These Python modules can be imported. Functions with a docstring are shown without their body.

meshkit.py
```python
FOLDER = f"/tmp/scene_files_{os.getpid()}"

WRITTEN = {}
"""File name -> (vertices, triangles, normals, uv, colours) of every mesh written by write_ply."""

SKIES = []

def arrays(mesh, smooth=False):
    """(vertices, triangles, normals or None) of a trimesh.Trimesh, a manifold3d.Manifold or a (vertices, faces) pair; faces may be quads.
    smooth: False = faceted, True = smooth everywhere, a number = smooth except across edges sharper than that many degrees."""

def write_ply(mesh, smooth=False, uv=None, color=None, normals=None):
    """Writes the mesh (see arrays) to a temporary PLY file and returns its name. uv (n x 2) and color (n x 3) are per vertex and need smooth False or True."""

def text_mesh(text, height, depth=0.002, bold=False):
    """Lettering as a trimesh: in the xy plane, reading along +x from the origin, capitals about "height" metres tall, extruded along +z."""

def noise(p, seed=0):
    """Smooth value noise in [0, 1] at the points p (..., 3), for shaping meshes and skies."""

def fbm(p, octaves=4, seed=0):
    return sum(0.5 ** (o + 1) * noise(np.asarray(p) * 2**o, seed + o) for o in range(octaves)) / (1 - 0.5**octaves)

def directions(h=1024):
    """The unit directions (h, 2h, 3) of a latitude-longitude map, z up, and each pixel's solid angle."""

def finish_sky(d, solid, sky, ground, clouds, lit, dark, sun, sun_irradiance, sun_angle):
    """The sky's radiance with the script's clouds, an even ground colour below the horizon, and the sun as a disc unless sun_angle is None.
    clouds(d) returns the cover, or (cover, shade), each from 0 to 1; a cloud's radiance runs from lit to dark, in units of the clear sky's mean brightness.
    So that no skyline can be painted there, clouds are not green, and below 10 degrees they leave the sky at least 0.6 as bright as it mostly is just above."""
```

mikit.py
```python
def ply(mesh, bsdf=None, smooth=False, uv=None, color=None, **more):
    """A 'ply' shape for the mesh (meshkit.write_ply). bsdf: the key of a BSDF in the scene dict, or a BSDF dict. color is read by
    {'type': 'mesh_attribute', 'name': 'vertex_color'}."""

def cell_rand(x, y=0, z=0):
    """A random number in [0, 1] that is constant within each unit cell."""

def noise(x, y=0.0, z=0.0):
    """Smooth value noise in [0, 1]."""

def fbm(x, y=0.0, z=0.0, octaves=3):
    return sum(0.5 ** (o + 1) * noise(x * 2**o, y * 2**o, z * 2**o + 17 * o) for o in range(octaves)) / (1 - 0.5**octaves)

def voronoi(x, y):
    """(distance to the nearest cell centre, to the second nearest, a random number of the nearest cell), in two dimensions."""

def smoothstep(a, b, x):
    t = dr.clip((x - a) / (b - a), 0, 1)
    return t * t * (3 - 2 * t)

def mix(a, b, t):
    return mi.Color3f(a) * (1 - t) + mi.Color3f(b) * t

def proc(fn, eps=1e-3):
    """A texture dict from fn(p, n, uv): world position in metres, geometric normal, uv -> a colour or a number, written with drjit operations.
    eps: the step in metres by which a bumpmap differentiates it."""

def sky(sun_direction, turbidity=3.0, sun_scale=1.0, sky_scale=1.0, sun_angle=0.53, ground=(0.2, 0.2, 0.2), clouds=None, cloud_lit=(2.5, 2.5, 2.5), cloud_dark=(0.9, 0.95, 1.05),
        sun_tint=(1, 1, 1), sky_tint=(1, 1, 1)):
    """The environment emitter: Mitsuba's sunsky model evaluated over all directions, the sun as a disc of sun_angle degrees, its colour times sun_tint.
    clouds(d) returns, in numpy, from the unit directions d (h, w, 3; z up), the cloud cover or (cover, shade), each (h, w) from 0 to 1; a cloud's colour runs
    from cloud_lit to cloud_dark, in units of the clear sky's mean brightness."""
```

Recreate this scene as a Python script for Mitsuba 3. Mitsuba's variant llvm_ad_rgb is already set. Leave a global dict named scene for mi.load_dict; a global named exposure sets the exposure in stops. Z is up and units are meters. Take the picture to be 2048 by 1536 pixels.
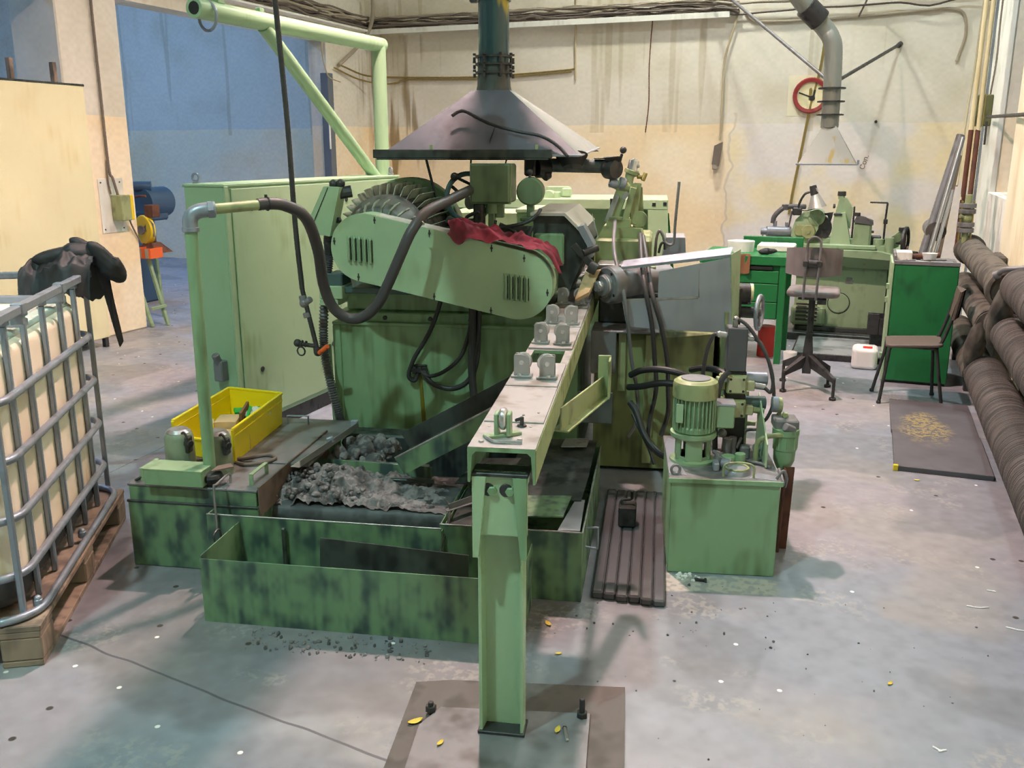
import math
import numpy as np, trimesh, drjit as dr, mitsuba as mi, mikit, meshkit
from mikit import noise, fbm, voronoi, cell_rand, smoothstep, mix
from shapely.geometry import Polygon
from shapely.geometry import box as rect2

T = mi.ScalarTransform4f
scene, labels = {}, {}
# ------------------------------------------------------------------ camera, light, exposure
# World axes are the hall's: x to the right-hand wall, y towards the back wall, z up, metres; the photographer stands at the origin.
YAW, PITCH = math.radians(20.9), math.radians(14.3)
eye = [0, 0, 1.7]
aim = [eye[0] - math.sin(YAW) * math.cos(PITCH), eye[1] + math.cos(YAW) * math.cos(PITCH), eye[2] - math.sin(PITCH)]
scene['camera'] = {'type': 'perspective', 'fov': math.degrees(2 * math.atan(1024 / 1843)), 'fov_axis': 'x', 'near_clip': 0.05, 'far_clip': 100.0,
                   'to_world': T().look_at(origin=eye, target=aim, up=[0, 0, 1])}
exposure = 1.2
# high-bay lamps of the hall: (x, y, z, colour of the light, radius of the opening)
WARM, COOL, NEUTRAL, BLUE = (730, 500, 450), (160, 255, 238), (215, 250, 248), (85, 165, 310)
def dim(c, k): return tuple(v * k for v in c)
LAMPS = [(-2.12, 5.16, 5.3, WARM, .10), (-2.2, 10.0, 6.0, (250, 248, 215), .16), (-2.2, -0.4, 6.0, dim(COOL, 1.75), .11), (1.0, 3.0, 6.0, dim(NEUTRAL, .22), .16), (-2.2, -5.6, 6.0, dim(NEUTRAL, .15), .2),
         (0.0, 8.0, 6.0, dim(NEUTRAL, .9), .16), (-10.2, 8.6, 5.6, BLUE, .25), (-10.2, 3.0, 5.6, BLUE, .25)]

# ------------------------------------------------------------------ helpers
def rotz(deg, x=0, y=0, z=0):
    a = math.radians(deg); c, s = math.cos(a), math.sin(a)
    return np.array([[c, -s, 0, x], [s, c, 0, y], [0, 0, 1, z], [0, 0, 0, 1.0]])
HALL = np.eye(4)
MACH = rotz(11.9)             # the grinding machine and its tanks stand askew to the hall
frame = HALL
def use(f):
    global frame
    frame = f

CH_V = np.array([[sx, sy, sz, k] for sx in (-1, 1) for sy in (-1, 1) for sz in (-1, 1) for k in range(3)], float)
def _chv(h, c):
    v = CH_V[:, :3] * h
    for k in range(3):
        m = CH_V[:, 3] != k
        v[m, k] -= CH_V[m, k] * 0
    out = CH_V[:, :3] * (np.asarray(h) - c)
    for k in range(3):
        m = CH_V[:, 3] == k
        out[m, k] = CH_V[m, k] * h[k]
    return out
_hull = trimesh.convex.convex_hull(_chv(np.array([1., 1., 1.]), .2))
_map = {tuple(np.round(p, 6)): i for i, p in enumerate(_chv(np.array([1., 1., 1.]), .2))}
CH_F = np.array([[_map[tuple(np.round(_hull.vertices[i], 6))] for i in f] for f in _hull.faces])

def orient(d, up=(0, 0, 1)):
    d = np.asarray(d, float); d = d / np.linalg.norm(d)
    u = np.asarray(up, float)
    if abs(d @ u) > .95: u = np.array([1., 0, 0]) if abs(d[0]) < .9 else np.array([0, 1., 0])
    a = np.cross(u, d); a /= np.linalg.norm(a)
    return a, np.cross(d, a), d

def smooth_path(pts, sub=6):
    p = np.asarray(pts, float)
    if len(p) < 3 or sub < 2: return p
    q = np.vstack([2 * p[0] - p[1], p, 2 * p[-1] - p[-2]]); out = []
    for i in range(1, len(q) - 2):
        for t in np.arange(sub) / sub:
            a, b, c, d = q[i - 1], q[i], q[i + 1], q[i + 2]
            out.append(.5 * (2 * b + (c - a) * t + (2 * a - 5 * b + 4 * c - d) * t * t + (3 * b - a - 3 * c + d) * t ** 3))
    return np.vstack([out, p[-1:]])

def tube_mesh(pts, r, n=10, sub=6):
    p = smooth_path(pts, sub); r = np.broadcast_to(np.asarray(r, float), (len(p),)) if np.ndim(r) == 0 or len(np.atleast_1d(r)) == len(p) else np.interp(np.linspace(0, 1, len(p)), np.linspace(0, 1, len(r)), r)
    t = np.gradient(p, axis=0); t /= np.linalg.norm(t, axis=1, keepdims=True) + 1e-12
    a, b, _ = orient(t[0]); ang = np.arange(n) * 2 * np.pi / n; rings = []
    for i in range(len(p)):
        a = a - (a @ t[i]) * t[i]; a /= np.linalg.norm(a); b = np.cross(t[i], a)
        rings.append(p[i] + r[i] * (np.cos(ang)[:, None] * a + np.sin(ang)[:, None] * b))
    v = np.vstack(rings + [p[:1], p[-1:]]); f = []; m = len(p)
    for i in range(m - 1):
        for j in range(n):
            k = (j + 1) % n
            f += [[i * n + j, i * n + k, (i + 1) * n + k], [i * n + j, (i + 1) * n + k, (i + 1) * n + j]]
    for j in range(n):
        k = (j + 1) % n
        f += [[m * n, k, j], [m * n + 1, (m - 1) * n + j, (m - 1) * n + k]]
    return trimesh.Trimesh(v, f, process=False)

class B:
    """Collects shapes into the one mesh of an entry."""
    def __init__(self): self.m = []
    def add(self, m): self.m.append(m); return self
    def box(self, x0, x1, y0, y1, z0, z1, c=.003):
        h = np.array([x1 - x0, y1 - y0, z1 - z0]) / 2; c = min(c, h.min() * .45)
        return self.add(trimesh.Trimesh(_chv(h, c) + [(x0 + x1) / 2, (y0 + y1) / 2, (z0 + z1) / 2], CH_F, process=False))
    def bar(self, p0, p1, w, t, up=(0, 0, 1), c=.003):
        """A rectangular bar from p0 to p1: w wide across, t thick along up."""
        p0, p1 = np.asarray(p0, float), np.asarray(p1, float); a, b, d = orient(p1 - p0, up)
        h = np.array([w / 2, t / 2, np.linalg.norm(p1 - p0) / 2]); v = _chv(h, min(c, h.min() * .45))
        return self.add(trimesh.Trimesh(v @ np.array([a, b, d]) + (p0 + p1) / 2, CH_F, process=False))
    def lathe(self, prof, p=(0, 0, 0), d=(0, 0, 1), n=24, cap=True):
        a, b, d = orient(d); p = np.asarray(p, float); prof = [(max(r, 1e-5), z) for r, z in prof]
        ang = np.arange(n) * 2 * np.pi / n
        ring = np.cos(ang)[:, None] * a + np.sin(ang)[:, None] * b
        v = np.vstack([p + r * ring + z * d for r, z in prof]); f = []
        for i in range(len(prof) - 1):
            for j in range(n):
                k = (j + 1) % n
                f += [[i * n + j, i * n + k, (i + 1) * n + k], [i * n + j, (i + 1) * n + k, (i + 1) * n + j]]
        return self.add(trimesh.Trimesh(v, f, process=False))
    def cyl(self, p0, p1, r, r1=None, n=20, c=.002):
        p0, p1 = np.asarray(p0, float), np.asarray(p1, float); L = np.linalg.norm(p1 - p0); r1 = r if r1 is None else r1; c = min(c, L * .3, r * .4, r1 * .4)
        return self.lathe([(0, 0), (r - c, 0), (r, c), (r1, L - c), (r1 - c, L), (0, L)], p0, p1 - p0, n)
    def tube(self, pts, r, n=10, sub=6): return self.add(tube_mesh(pts, r, n, sub))
    def sph(self, c, r, n=2): m = trimesh.creation.icosphere(n, 1.0); m.apply_scale(r); m.apply_translation(c); return self.add(m)
    def torus(self, c, d, R, r, n=32, m=8, a0=0, a1=360):
        a, b, d = orient(d); th = np.radians(np.linspace(a0, a1, n + 1)); pts = np.asarray(c, float) + R * (np.cos(th)[:, None] * a + np.sin(th)[:, None] * b)
        return self.add(tube_mesh(pts, r, m, 1))
    def prism(self, poly, o, ax, ay, depth):
        """A polygon in the plane o + u ax + v ay, thickened by depth along ax x ay."""
        g = poly if isinstance(poly, Polygon) else Polygon(poly)
        m = trimesh.creation.extrude_polygon(g, 1.0, engine='earcut'); ax, ay = np.asarray(ax, float), np.asarray(ay, float); az = np.cross(ax, ay); az /= np.linalg.norm(az)
        v = m.vertices; m2 = trimesh.Trimesh(np.asarray(o, float) + v[:, :1] * ax + v[:, 1:2] * ay + v[:, 2:] * az * depth, m.faces, process=False)
        if depth < 0: m2.invert()
        return self.add(m2)
    def xz(self, poly, y0, y1): return self.prism(poly, (0, y1, 0), (1, 0, 0), (0, 0, 1), y1 - y0)       # az = -y
    def yz(self, poly, x0, x1): return self.prism(poly, (x0, 0, 0), (0, 1, 0), (0, 0, 1), x1 - x0)       # az = +x
    def xy(self, poly, z0, z1): return self.prism(poly, (0, 0, z0), (1, 0, 0), (0, 1, 0), z1 - z0)
    def hull(self, pts): return self.add(trimesh.convex.convex_hull(np.asarray(pts, float)))
    def open_box(self, x0, x1, y0, y1, z0, z1, t=.004, bottom=True):
        self.box(x0, x1, y0, y0 + t, z0, z1, .001).box(x0, x1, y1 - t, y1, z0, z1, .001).box(x0, x0 + t, y0 + t, y1 - t, z0, z1, .001).box(x1 - t, x1, y0 + t, y1 - t, z0, z1, .001)
        if bottom: self.box(x0 + t, x1 - t, y0 + t, y1 - t, z0, z0 + t, .001)
        return self
    def bolt(self, p, d, r=.008, h=.006):
        a, b, d = orient(d); p = np.asarray(p, float)
        return self.lathe([(r, -.001), (r, h * .85), (r * .85, h), (0, h)], p, d, 6)
    def rot(self, deg, axis, p):
        M = trimesh.transformations.rotation_matrix(math.radians(deg), axis, p)
        for m in self.m: m.apply_transform(M)
        return self
    def move(self, v):
        for m in self.m: m.apply_translation(v)
        return self
    def mesh(self): return self.m[0] if len(self.m) == 1 else trimesh.util.concatenate(self.m)

used_names = set()
def numbered(name):
    k, i = name, 0
    while k in used_names:
        i += 1; k = f'{name}_{i:03d}'
    used_names.add(k)
    return k
def tag(key, label=None, cat=None, group=None, kind=None):
    labels[key] = {k: v for k, v in (('label', label), ('category', cat), ('group', group), ('kind', kind)) if v}
    return key
def thing(name, label, cat, group=None):
    return tag(numbered(name), label, cat, group)
def obj(name, b, mat, parent=None, label=None, cat=None, group=None, kind=None, smooth=32, **more):
    """One entry of the scene, placed by the frame in use."""
    key = numbered(f'{parent}__{name}' if parent else name)
    m = b.mesh() if isinstance(b, B) else b
    m = trimesh.Trimesh(m.vertices, m.faces, process=False); m.apply_transform(frame)
    scene[key] = mikit.ply(m, mat, smooth=smooth, **more)
    if label or cat or group or kind: tag(key, label, cat, group, kind)
    return key
def struct(name, b, mat, parent=None, **k): return obj(name, b, mat, parent, kind=None if parent else 'structure', smooth=False, **k)

# ------------------------------------------------------------------ materials
def rgb(c): return {'type': 'rgb', 'value': [float(x) for x in c]}
def principled(base, rough=.5, metal=0., spec=.5, **k):
    return {'type': 'twosided', 'b': {'type': 'principled', 'base_color': base if isinstance(base, dict) else rgb(base), 'roughness': float(rough), 'metallic': float(metal), 'specular': float(spec), **k}}
def flat(name, c, rough=.5, metal=0., spec=.5, **k): scene[name] = principled(c, rough, metal, spec, **k)

def worn(base, dark, lo, hi, scale=9., streak=.5, fleck=None):
    """Paint with grime: blotches and runs where noise passes lo..hi, small flecks knocked off."""
    def fn(p, n, uv):
        a = fbm(p.x * scale, p.y * scale, p.z * scale * .7, 3)
        s = fbm(p.x * 34, p.y * 34, p.z * 3.1, 2)
        c = mix(base, dark, smoothstep(lo, hi, a * (1 - streak) + s * streak))
        c = c * (.93 + .14 * noise(p.x * 3.1, p.y * 3.1, p.z * 2.3))
        if fleck:
            c = mix(c, fleck, smoothstep(.80, .86, noise(p.x * 75, p.y * 75, p.z * 75)))
        return c
    return mikit.proc(fn)

GREEN, GRIME = (.27, .44, .17), (.05, .07, .035)
scene['green_clean'] = principled(worn((.33, .455, .285), (.23, .31, .15), .56, .85, 5., .2), .38)
scene['green_cabinet'] = principled(worn((.30, .45, .275), (.22, .35, .18), .55, .9, 4., .3), .4)
scene['green_machine'] = principled(worn((.205, .335, .19), (.10, .15, .065), .46, .80, 7., .4), .42)
scene['green_dirty'] = principled(worn((.145, .245, .135), (.04, .07, .065), .38, .72, 15., .42), .45)
scene['green_olive'] = principled(worn((.30, .34, .17), (.14, .15, .08), .48, .78, 16., .3), .42)
scene['green_deep'] = principled(worn((.012, .155, .045), (.008, .08, .03), .55, .85, 8., .2), .4)
scene['green_grinder'] = principled(worn((.25, .355, .215), (.13, .18, .09), .52, .85, 12., .3), .42)
scene['steel'] = principled(worn((.42, .42, .42), (.20, .18, .17), .48, .8, 20., .3), .38, .75)
scene['beam_top'] = principled(worn((.31, .295, .295), (.19, .17, .15), .46, .75, 15., .1), .45, .15)
scene['brown_sheet'] = principled(worn((.16, .11, .09), (.08, .055, .045), .45, .75, 12., .2), .6)
scene['dusty_top_lit'] = principled(worn((.52, .46, .43), (.36, .38, .30), .5, .75, 18., .1), .7)  # dust tone lightened with the glow of the pink lamp
scene['conduit_metal'] = principled((.20, .20, .215), .32, .7)
flat('oil', (.16, .14, .02), .25)
scene['green_box'] = principled(worn((.13, .19, .105), (.075, .11, .06), .5, .8, 9., .3), .45)
scene['pump_paint'] = principled(worn((.23, .28, .20), (.11, .13, .09), .46, .8, 14., .3), .45)
scene['olive_machine'] = principled(worn((.23, .27, .12), (.09, .10, .05), .42, .75, 9., .4), .45)
scene['fin_dark'] = principled(worn((.12, .125, .11), (.05, .05, .045), .45, .75, 20., .2), .5)
scene['fin_paint'] = principled(worn((.30, .33, .25), (.12, .12, .09), .45, .75, 25., .2), .5)
scene['valve_paint'] = principled(worn((.40, .39, .24), (.22, .20, .10), .5, .8, 25., .2), .45)
scene['teal_dark'] = principled((.055, .10, .10), .45)
scene['steel_bright'] = principled((.66, .66, .68), .25, .9)
scene['steel_plate'] = principled(worn((.185, .185, .20), (.10, .095, .095), .45, .75, 12., .1), .45, .15)
scene['sheet'] = principled(worn((.36, .38, .44), (.27, .28, .33), .5, .85, 5., .2), .28, .45)
scene['sheet_dark'] = principled(worn((.055, .065, .062), (.02, .022, .024), .42, .7, 13., .3), .4, .2)
scene['iron_dark'] = principled(worn((.045, .045, .047), (.018, .018, .018), .45, .75, 22., .2), .45, .3)
scene['galv'] = principled(worn((.29, .32, .385), (.20, .22, .26), .5, .8, 30., .3), .36, .5)
flat('rubber', (.025, .025, .028), .5)
flat('rubber_grey', (.075, .075, .085), .48)
flat('black', (.012, .012, .013), .5)
flat('hose', (.05, .047, .052), .45)
flat('yellow', (.78, .62, .012), .38)
flat('yellow_paint', (.75, .55, .02), .4)
flat('card', (.50, .36, .20), .8)
flat('card_dark', (.20, .10, .05), .8)
flat('paper', (.75, .74, .72), .8)
flat('green_plastic', (.015, .34, .05), .4)
flat('orange', (.75, .13, .03), .5)
flat('tape', (.32, .27, .22), .6)
flat('red', (.45, .03, .02), .45)
flat('white_plastic', (.78, .78, .78), .4)
flat('red_cap', (.65, .04, .03), .4)
flat('red_rim', (.27, .03, .03), .4)
flat('blue_paint', (.03, .075, .15), .4)
flat('brass', (.35, .27, .10), .35, .7)
flat('aluminium', (.72, .71, .68), .3, .8)
flat('lens', (.25, .26, .27), .2, .3)
flat('leaf', (.62, .46, .07), .7)
flat('wire_pale', (.45, .38, .25), .6)
flat('cable_pale', (.34, .29, .22), .6)
flat('cable_grey', (.16, .13, .11), .6)
flat('cable_dark', (.07, .055, .05), .6)
scene['olive_dark'] = principled(worn((.12, .125, .05), (.06, .06, .025), .48, .78, 16., .3), .45)
scene['wood'] = principled(worn((.27, .20, .15), (.12, .09, .07), .42, .7, 9., .35), .75)
scene['rust'] = principled(worn((.13, .05, .03), (.07, .03, .02), .42, .7, 20., .3), .7)
scene['duct'] = principled(worn((.035, .075, .085), (.36, .29, .03), .50, .60, 4.5, .3), .2, .3)
scene['duct_pale'] = principled(worn((.25, .27, .245), (.26, .21, .06), .56, .72, 5., .45), .4, .25)
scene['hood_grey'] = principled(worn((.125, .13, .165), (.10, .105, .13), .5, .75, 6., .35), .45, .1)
scene['hood_lit'] = principled(worn((.20, .22, .205), (.15, .165, .155), .5, .8, 7., .35), .5, .1)  # lamp light on the right side of the hood put into the colour
scene['enamel'] = principled(worn((.76, .70, .45), (.62, .52, .26), .5, .85, 3.5, .2), .5)
scene['cloth_red'] = principled(worn((.24, .022, .045), (.09, .012, .02), .42, .7, 12., .2), .85)
scene['cloth_black'] = principled(worn((.026, .029, .036), (.012, .012, .014), .4, .7, 14., .2), .6)
scene['sludge'] = principled(worn((.20, .19, .20), (.07, .07, .075), .40, .66, 26., .1), .75)
scene['sludge_dark'] = principled(worn((.075, .08, .085), (.035, .036, .04), .4, .66, 16., .1), .55)
scene['seat_ply'] = principled(worn((.20, .18, .19), (.12, .10, .10), .45, .75, 6., .2), .4)
scene['seat_brown'] = principled((.10, .075, .065), .5)
scene['mat'] = principled(worn((.12, .105, .10), (.075, .067, .06), .42, .7, 12., .05), .75)
def fn_board(p, n, uv):
    c = mix((.105, .10, .115), (.075, .07, .078), fbm(p.x * 8, p.y * 8, 0, 3))
    d = dr.sqrt(dr.square((p.x - .43) / .17) + dr.square((p.y - 6.02) / .42)) + .7 * (fbm(p.x * 9, p.y * 9, 3, 3) - .5)
    return mix(c, (.30, .23, .09), (1 - smoothstep(.55, 1.05, d)) * smoothstep(.35, .65, fbm(p.x * 70, p.y * 70, 1, 3)) * .8)   # spilt yellow swarf, grainy
scene['board'] = principled(mikit.proc(fn_board), .6)
def fn_ibc(p, n, uv):
    c = mix((.80, .70, .56), (.70, .57, .40), smoothstep(.42, .72, fbm(p.x * 2.2, p.y * 2.2, p.z * 1.1, 3)))
    run = smoothstep(.66, .74, fbm(p.x * 17, p.y * 17, p.z * .8, 2))
    c = mix(c, (.50, .34, .10), run * .6)
    return mix(c, (.035, .032, .032), smoothstep(-.012, .012, .285 + .03 * (fbm(p.x * 5, p.y * 5, 1, 2) - .5) - p.z))     # dark below a wavy level near the bottom
scene['ibc_plastic'] = principled(mikit.proc(fn_ibc), .4)
scene['ibc_top'] = principled(worn((.50, .56, .50), (.70, .68, .55), .45, .7, 6., .1), .4)
def fn_lagging(p, n, uv):
    w = smoothstep(.35, .65, noise(uv.x * 150, uv.y * .6, 0))
    c = mix((.030, .027, .027), (.085, .074, .07), w)
    return c * (.75 + .5 * fbm(p.x * 8, p.y * 8, p.z * 8, 2))
scene['lagging'] = {'type': 'bumpmap', 'arbitrary': mikit.proc(lambda p, n, uv: .006 * noise(uv.x * 150, uv.y * .6, 0), 2e-3), 'bsdf': principled(mikit.proc(fn_lagging), .8), 'scale': 1.0}
scene['lagging_plain'] = principled(worn((.095, .085, .072), (.045, .04, .036), .42, .7, 14., .1), .85)

def fn_floor(p, n, uv):
    x, y = p.x, p.y
    a = fbm(x * .9, y * .9, 1, 3); b = fbm(x * 2.3 + 7, y * 2.3, 4, 3); g = fbm(x * 21, y * 21, 2, 2)
    c = mix((.215, .24, .288), (.262, .252, .285), smoothstep(.36, .62, a))
    c = mix(c, (.27, .262, .26), smoothstep(.50, .75, b) * .7)
    c = mix(c, (.135, .145, .165), smoothstep(.56, .64, fbm(x * 1.7 + 3, y * 1.7, 9, 3)) * .45)           # oil-soaked patches with an edge
    oil = dr.sqrt(dr.square((x + 1.95) / 1.25) + dr.square((y - 2.9) / .95)) + .8 * (fbm(x * 2.5, y * 2.5, 5, 3) - .5)
    c = mix(c, (.135, .125, .135), (1 - smoothstep(.78, .92, oil)) * .55)
    c = c * (.88 + .24 * g)
    dust = smoothstep(.56, .74, fbm(x * 4, y * 4, 8, 4)) * smoothstep(.40, .75, fbm(x * 60, y * 60, 3, 3))
    c = mix(c, (.40, .38, .33), dust * .35)                                                            # grinding dust, grainy
    d, _, r = voronoi(x * 16, y * 16)
    c = mix(c, (.75, .74, .72), dr.select(r > .985, 1 - smoothstep(.10, .16, d), 0.))                     # pale crumbs
    d2, _, r2 = voronoi(x * 11 + 5, y * 11)
    c = mix(c, (.05, .045, .04), dr.select(r2 > .97, 1 - smoothstep(.09, .15, d2), 0.))                   # dark crumbs
    pale = dr.maximum(dr.abs(((x + .43) * .978 + (y - 3.47) * .206) / .29), dr.abs(((y - 3.47) * .978 - (x + .43) * .206) / .075)) + .9 * (fbm(x * 11, y * 11, 6, 4) - .5)
    c = mix(c, (.42, .40, .37), (1 - smoothstep(.75, 1.15, pale)) * (.45 + .55 * smoothstep(.35, .6, fbm(x * 45, y * 45, 2, 2))))   # rough pale screed by the hydraulic tank
    w = .012 * (noise(x * 9, y * 9, 0) - .5)
    j = dr.select(x < -1.0, dr.abs(y - 2.2 + .143 * (x + 2.457) + w), 9.)
    j = dr.minimum(j, dr.select((y > 3.3) & (y < 6.2), dr.abs(x + 3.72 + .08 * (y - 3.6) + w) * 1.6, 9.))
    return mix(c, (.07, .07, .085), (1 - smoothstep(.003, .007, j)) * .8)                             # a saw-cut joint
scene['floor_paint'] = principled(mikit.proc(fn_floor), .42)

def fn_plaster(p, n, uv):
    x, y, z = p.x, p.y, p.z
    a = fbm(x * 1.3, y * 1.3, z * 1.3, 3); s = fbm(x * 9, y * 9, z * .55, 3)
    up = mix((.70, .66, .58), (.60, .56, .46), smoothstep(.45, .75, a))
    up = mix(up, (.45, .36, .18), smoothstep(.60, .80, s) * .10)
    low = mix((.84, .73, .55), (.80, .64, .42), smoothstep(.42, .72, a))
    edge = x + 1.62 + .22 * (fbm(x * 2, 3, z * 4, 3) - .5)
    bare = mix((.72, .68, .66), (.77, .67, .46), smoothstep(.40, .72, fbm(x * 1.7 + 2, 5, z * 1.7, 3)))      # replastered part, blotched
    back = smoothstep(11.2, 11.3, y)
    low = mix(low, bare, smoothstep(-.02, .02, edge) * back)
    c = mix(low, up, smoothstep(1.985, 1.995, z + .02 * (noise(x * 3, y * 3, 0) - .5)))
    crack = dr.abs(edge)
    c = mix(c, (.55, .50, .42), (1 - smoothstep(.008, .02, crack)) * back * dr.select(z < 2.12, .7, 0.))
    rust = smoothstep(.46, .62, fbm(x * 12, y * 12, z * .7 + 4, 3))
    corner = (1 - smoothstep(.15, .55, dr.abs(x + 6.15) + .5 * (noise(x * 5, 0, z * 2) - .5))) * back
    c = mix(c, (.20, .12, .03), rust * corner * dr.select(z < 3.16, .8, 0.) * smoothstep(1.9, 2.2, z + noise(x * 14, 1, 0)))   # rusty run below the cables
    c = mix(c, (.30, .23, .10), smoothstep(.68, .76, fbm(x * 7, y * 7, z * .35 + 2, 3)) * dr.select(z > 1.9, .30, 0.))      # a few brown runs
    return c * (.95 + .1 * noise(x * 30, y * 30, z * 30))
scene['plaster'] = principled(mikit.proc(fn_plaster), .75)
scene['plaster_pale'] = principled(worn((.74, .75, .70), (.58, .58, .52), .5, .75, 6., .3), .7)
scene['plaster_grey'] = principled(worn((.14, .17, .21), (.09, .105, .13), .48, .7, 7., .2), .6)
scene['plaster_cream'] = principled(worn((.74, .70, .53), (.64, .57, .38), .5, .8, 3., .3), .7)
scene['ceiling_paint'] = principled((.60, .60, .58), .8)
scene['floor_grey'] = principled(worn((.22, .24, .25), (.12, .13, .13), .45, .7, 9., .1), .5)
scene['steel_frame'] = principled((.12, .14, .17), .5)
# ------------------------------------------------------------------ the hall
XL, XR, YB, H = -6.53, 1.02, 11.58, 6.8
YB2, XW, YF = 12.0, -14.0, -9.0
struct('floor', B().box(XW - .2, 5.2, YF - .2, YB2 + .2, -.15, 0, 0), 'floor_paint')
struct('ceiling', B().box(XW - .2, 5.2, YF - .2, YB2 + .2, H, H + .15, 0), 'ceiling_paint')
struct('wall_back', B().box(XL - .25, XR + .4, YB, YB + .6, 0, H, 0), 'plaster')
struct('wall_back_bay', B().box(XW, XL - .25, YB2, YB2 + .2, 0, H, 0), 'plaster')
struct('wall_left_pillar', B().box(-7.05, XL, 6.35, 7.06, 0, 3.05, .012), 'plaster')
struct('wall_left_corner', B().box(XL - .25, XL, 10.56, YB, 0, 3.02, 0), 'plaster')
struct('wall_left_lintel', B().box(XL - .25, XL, YF, YB, 3.02, H, 0), 'plaster')
struct('wall_left_front', B().box(XL - .25, XL, YF, 2.0, 0, 3.02, 0), 'plaster')
struct('wall_left_bay', B().box(XW - .2, XW, YF, YB2, 0, H, 0), 'plaster')
struct('wall_front', B().box(XW, 5.2, YF - .2, YF, 0, H, 0), 'plaster')
struct('trim_1', B().box(XL - .02, XL + .09, 10.44, 10.56, 0, 2.62, .004), 'steel_frame')
# right-hand wall: plain wall, a niche of grey stone, a pale pilaster
struct('wall_right_far', B().box(XR, XR + .4, 9.35, YB, 0, H, 0), 'plaster')
struct('wall_right', B().box(.93, 1.4, YF, 6.4, 0, H, .004).box(.93, 1.4, 6.4, 7.72, .90, H, .004).box(.985, 1.4, 6.4, 7.72, 0, .90, .004), 'plaster_cream')
struct('wall_right_niche', B().box(1.16, 1.4, 7.72, 9.35, 1.33, H, 0), 'plaster_grey')
struct('wall_right_sill', B().box(.975, 1.4, 7.72, 9.35, 0, 1.33, .006), 'plaster_pale')
struct('trim_2', B().box(.985, 1.03, 9.33, 10.45, 0, H, .006), 'plaster_pale')
struct('trim_3', B().box(1.0, 1.03, 10.45, 10.9, 0, H, .006), 'plaster_grey')
struct('wall_right_outer', B().box(5.0, 5.2, YF, YF + .1, 0, H, 0), 'plaster')

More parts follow.
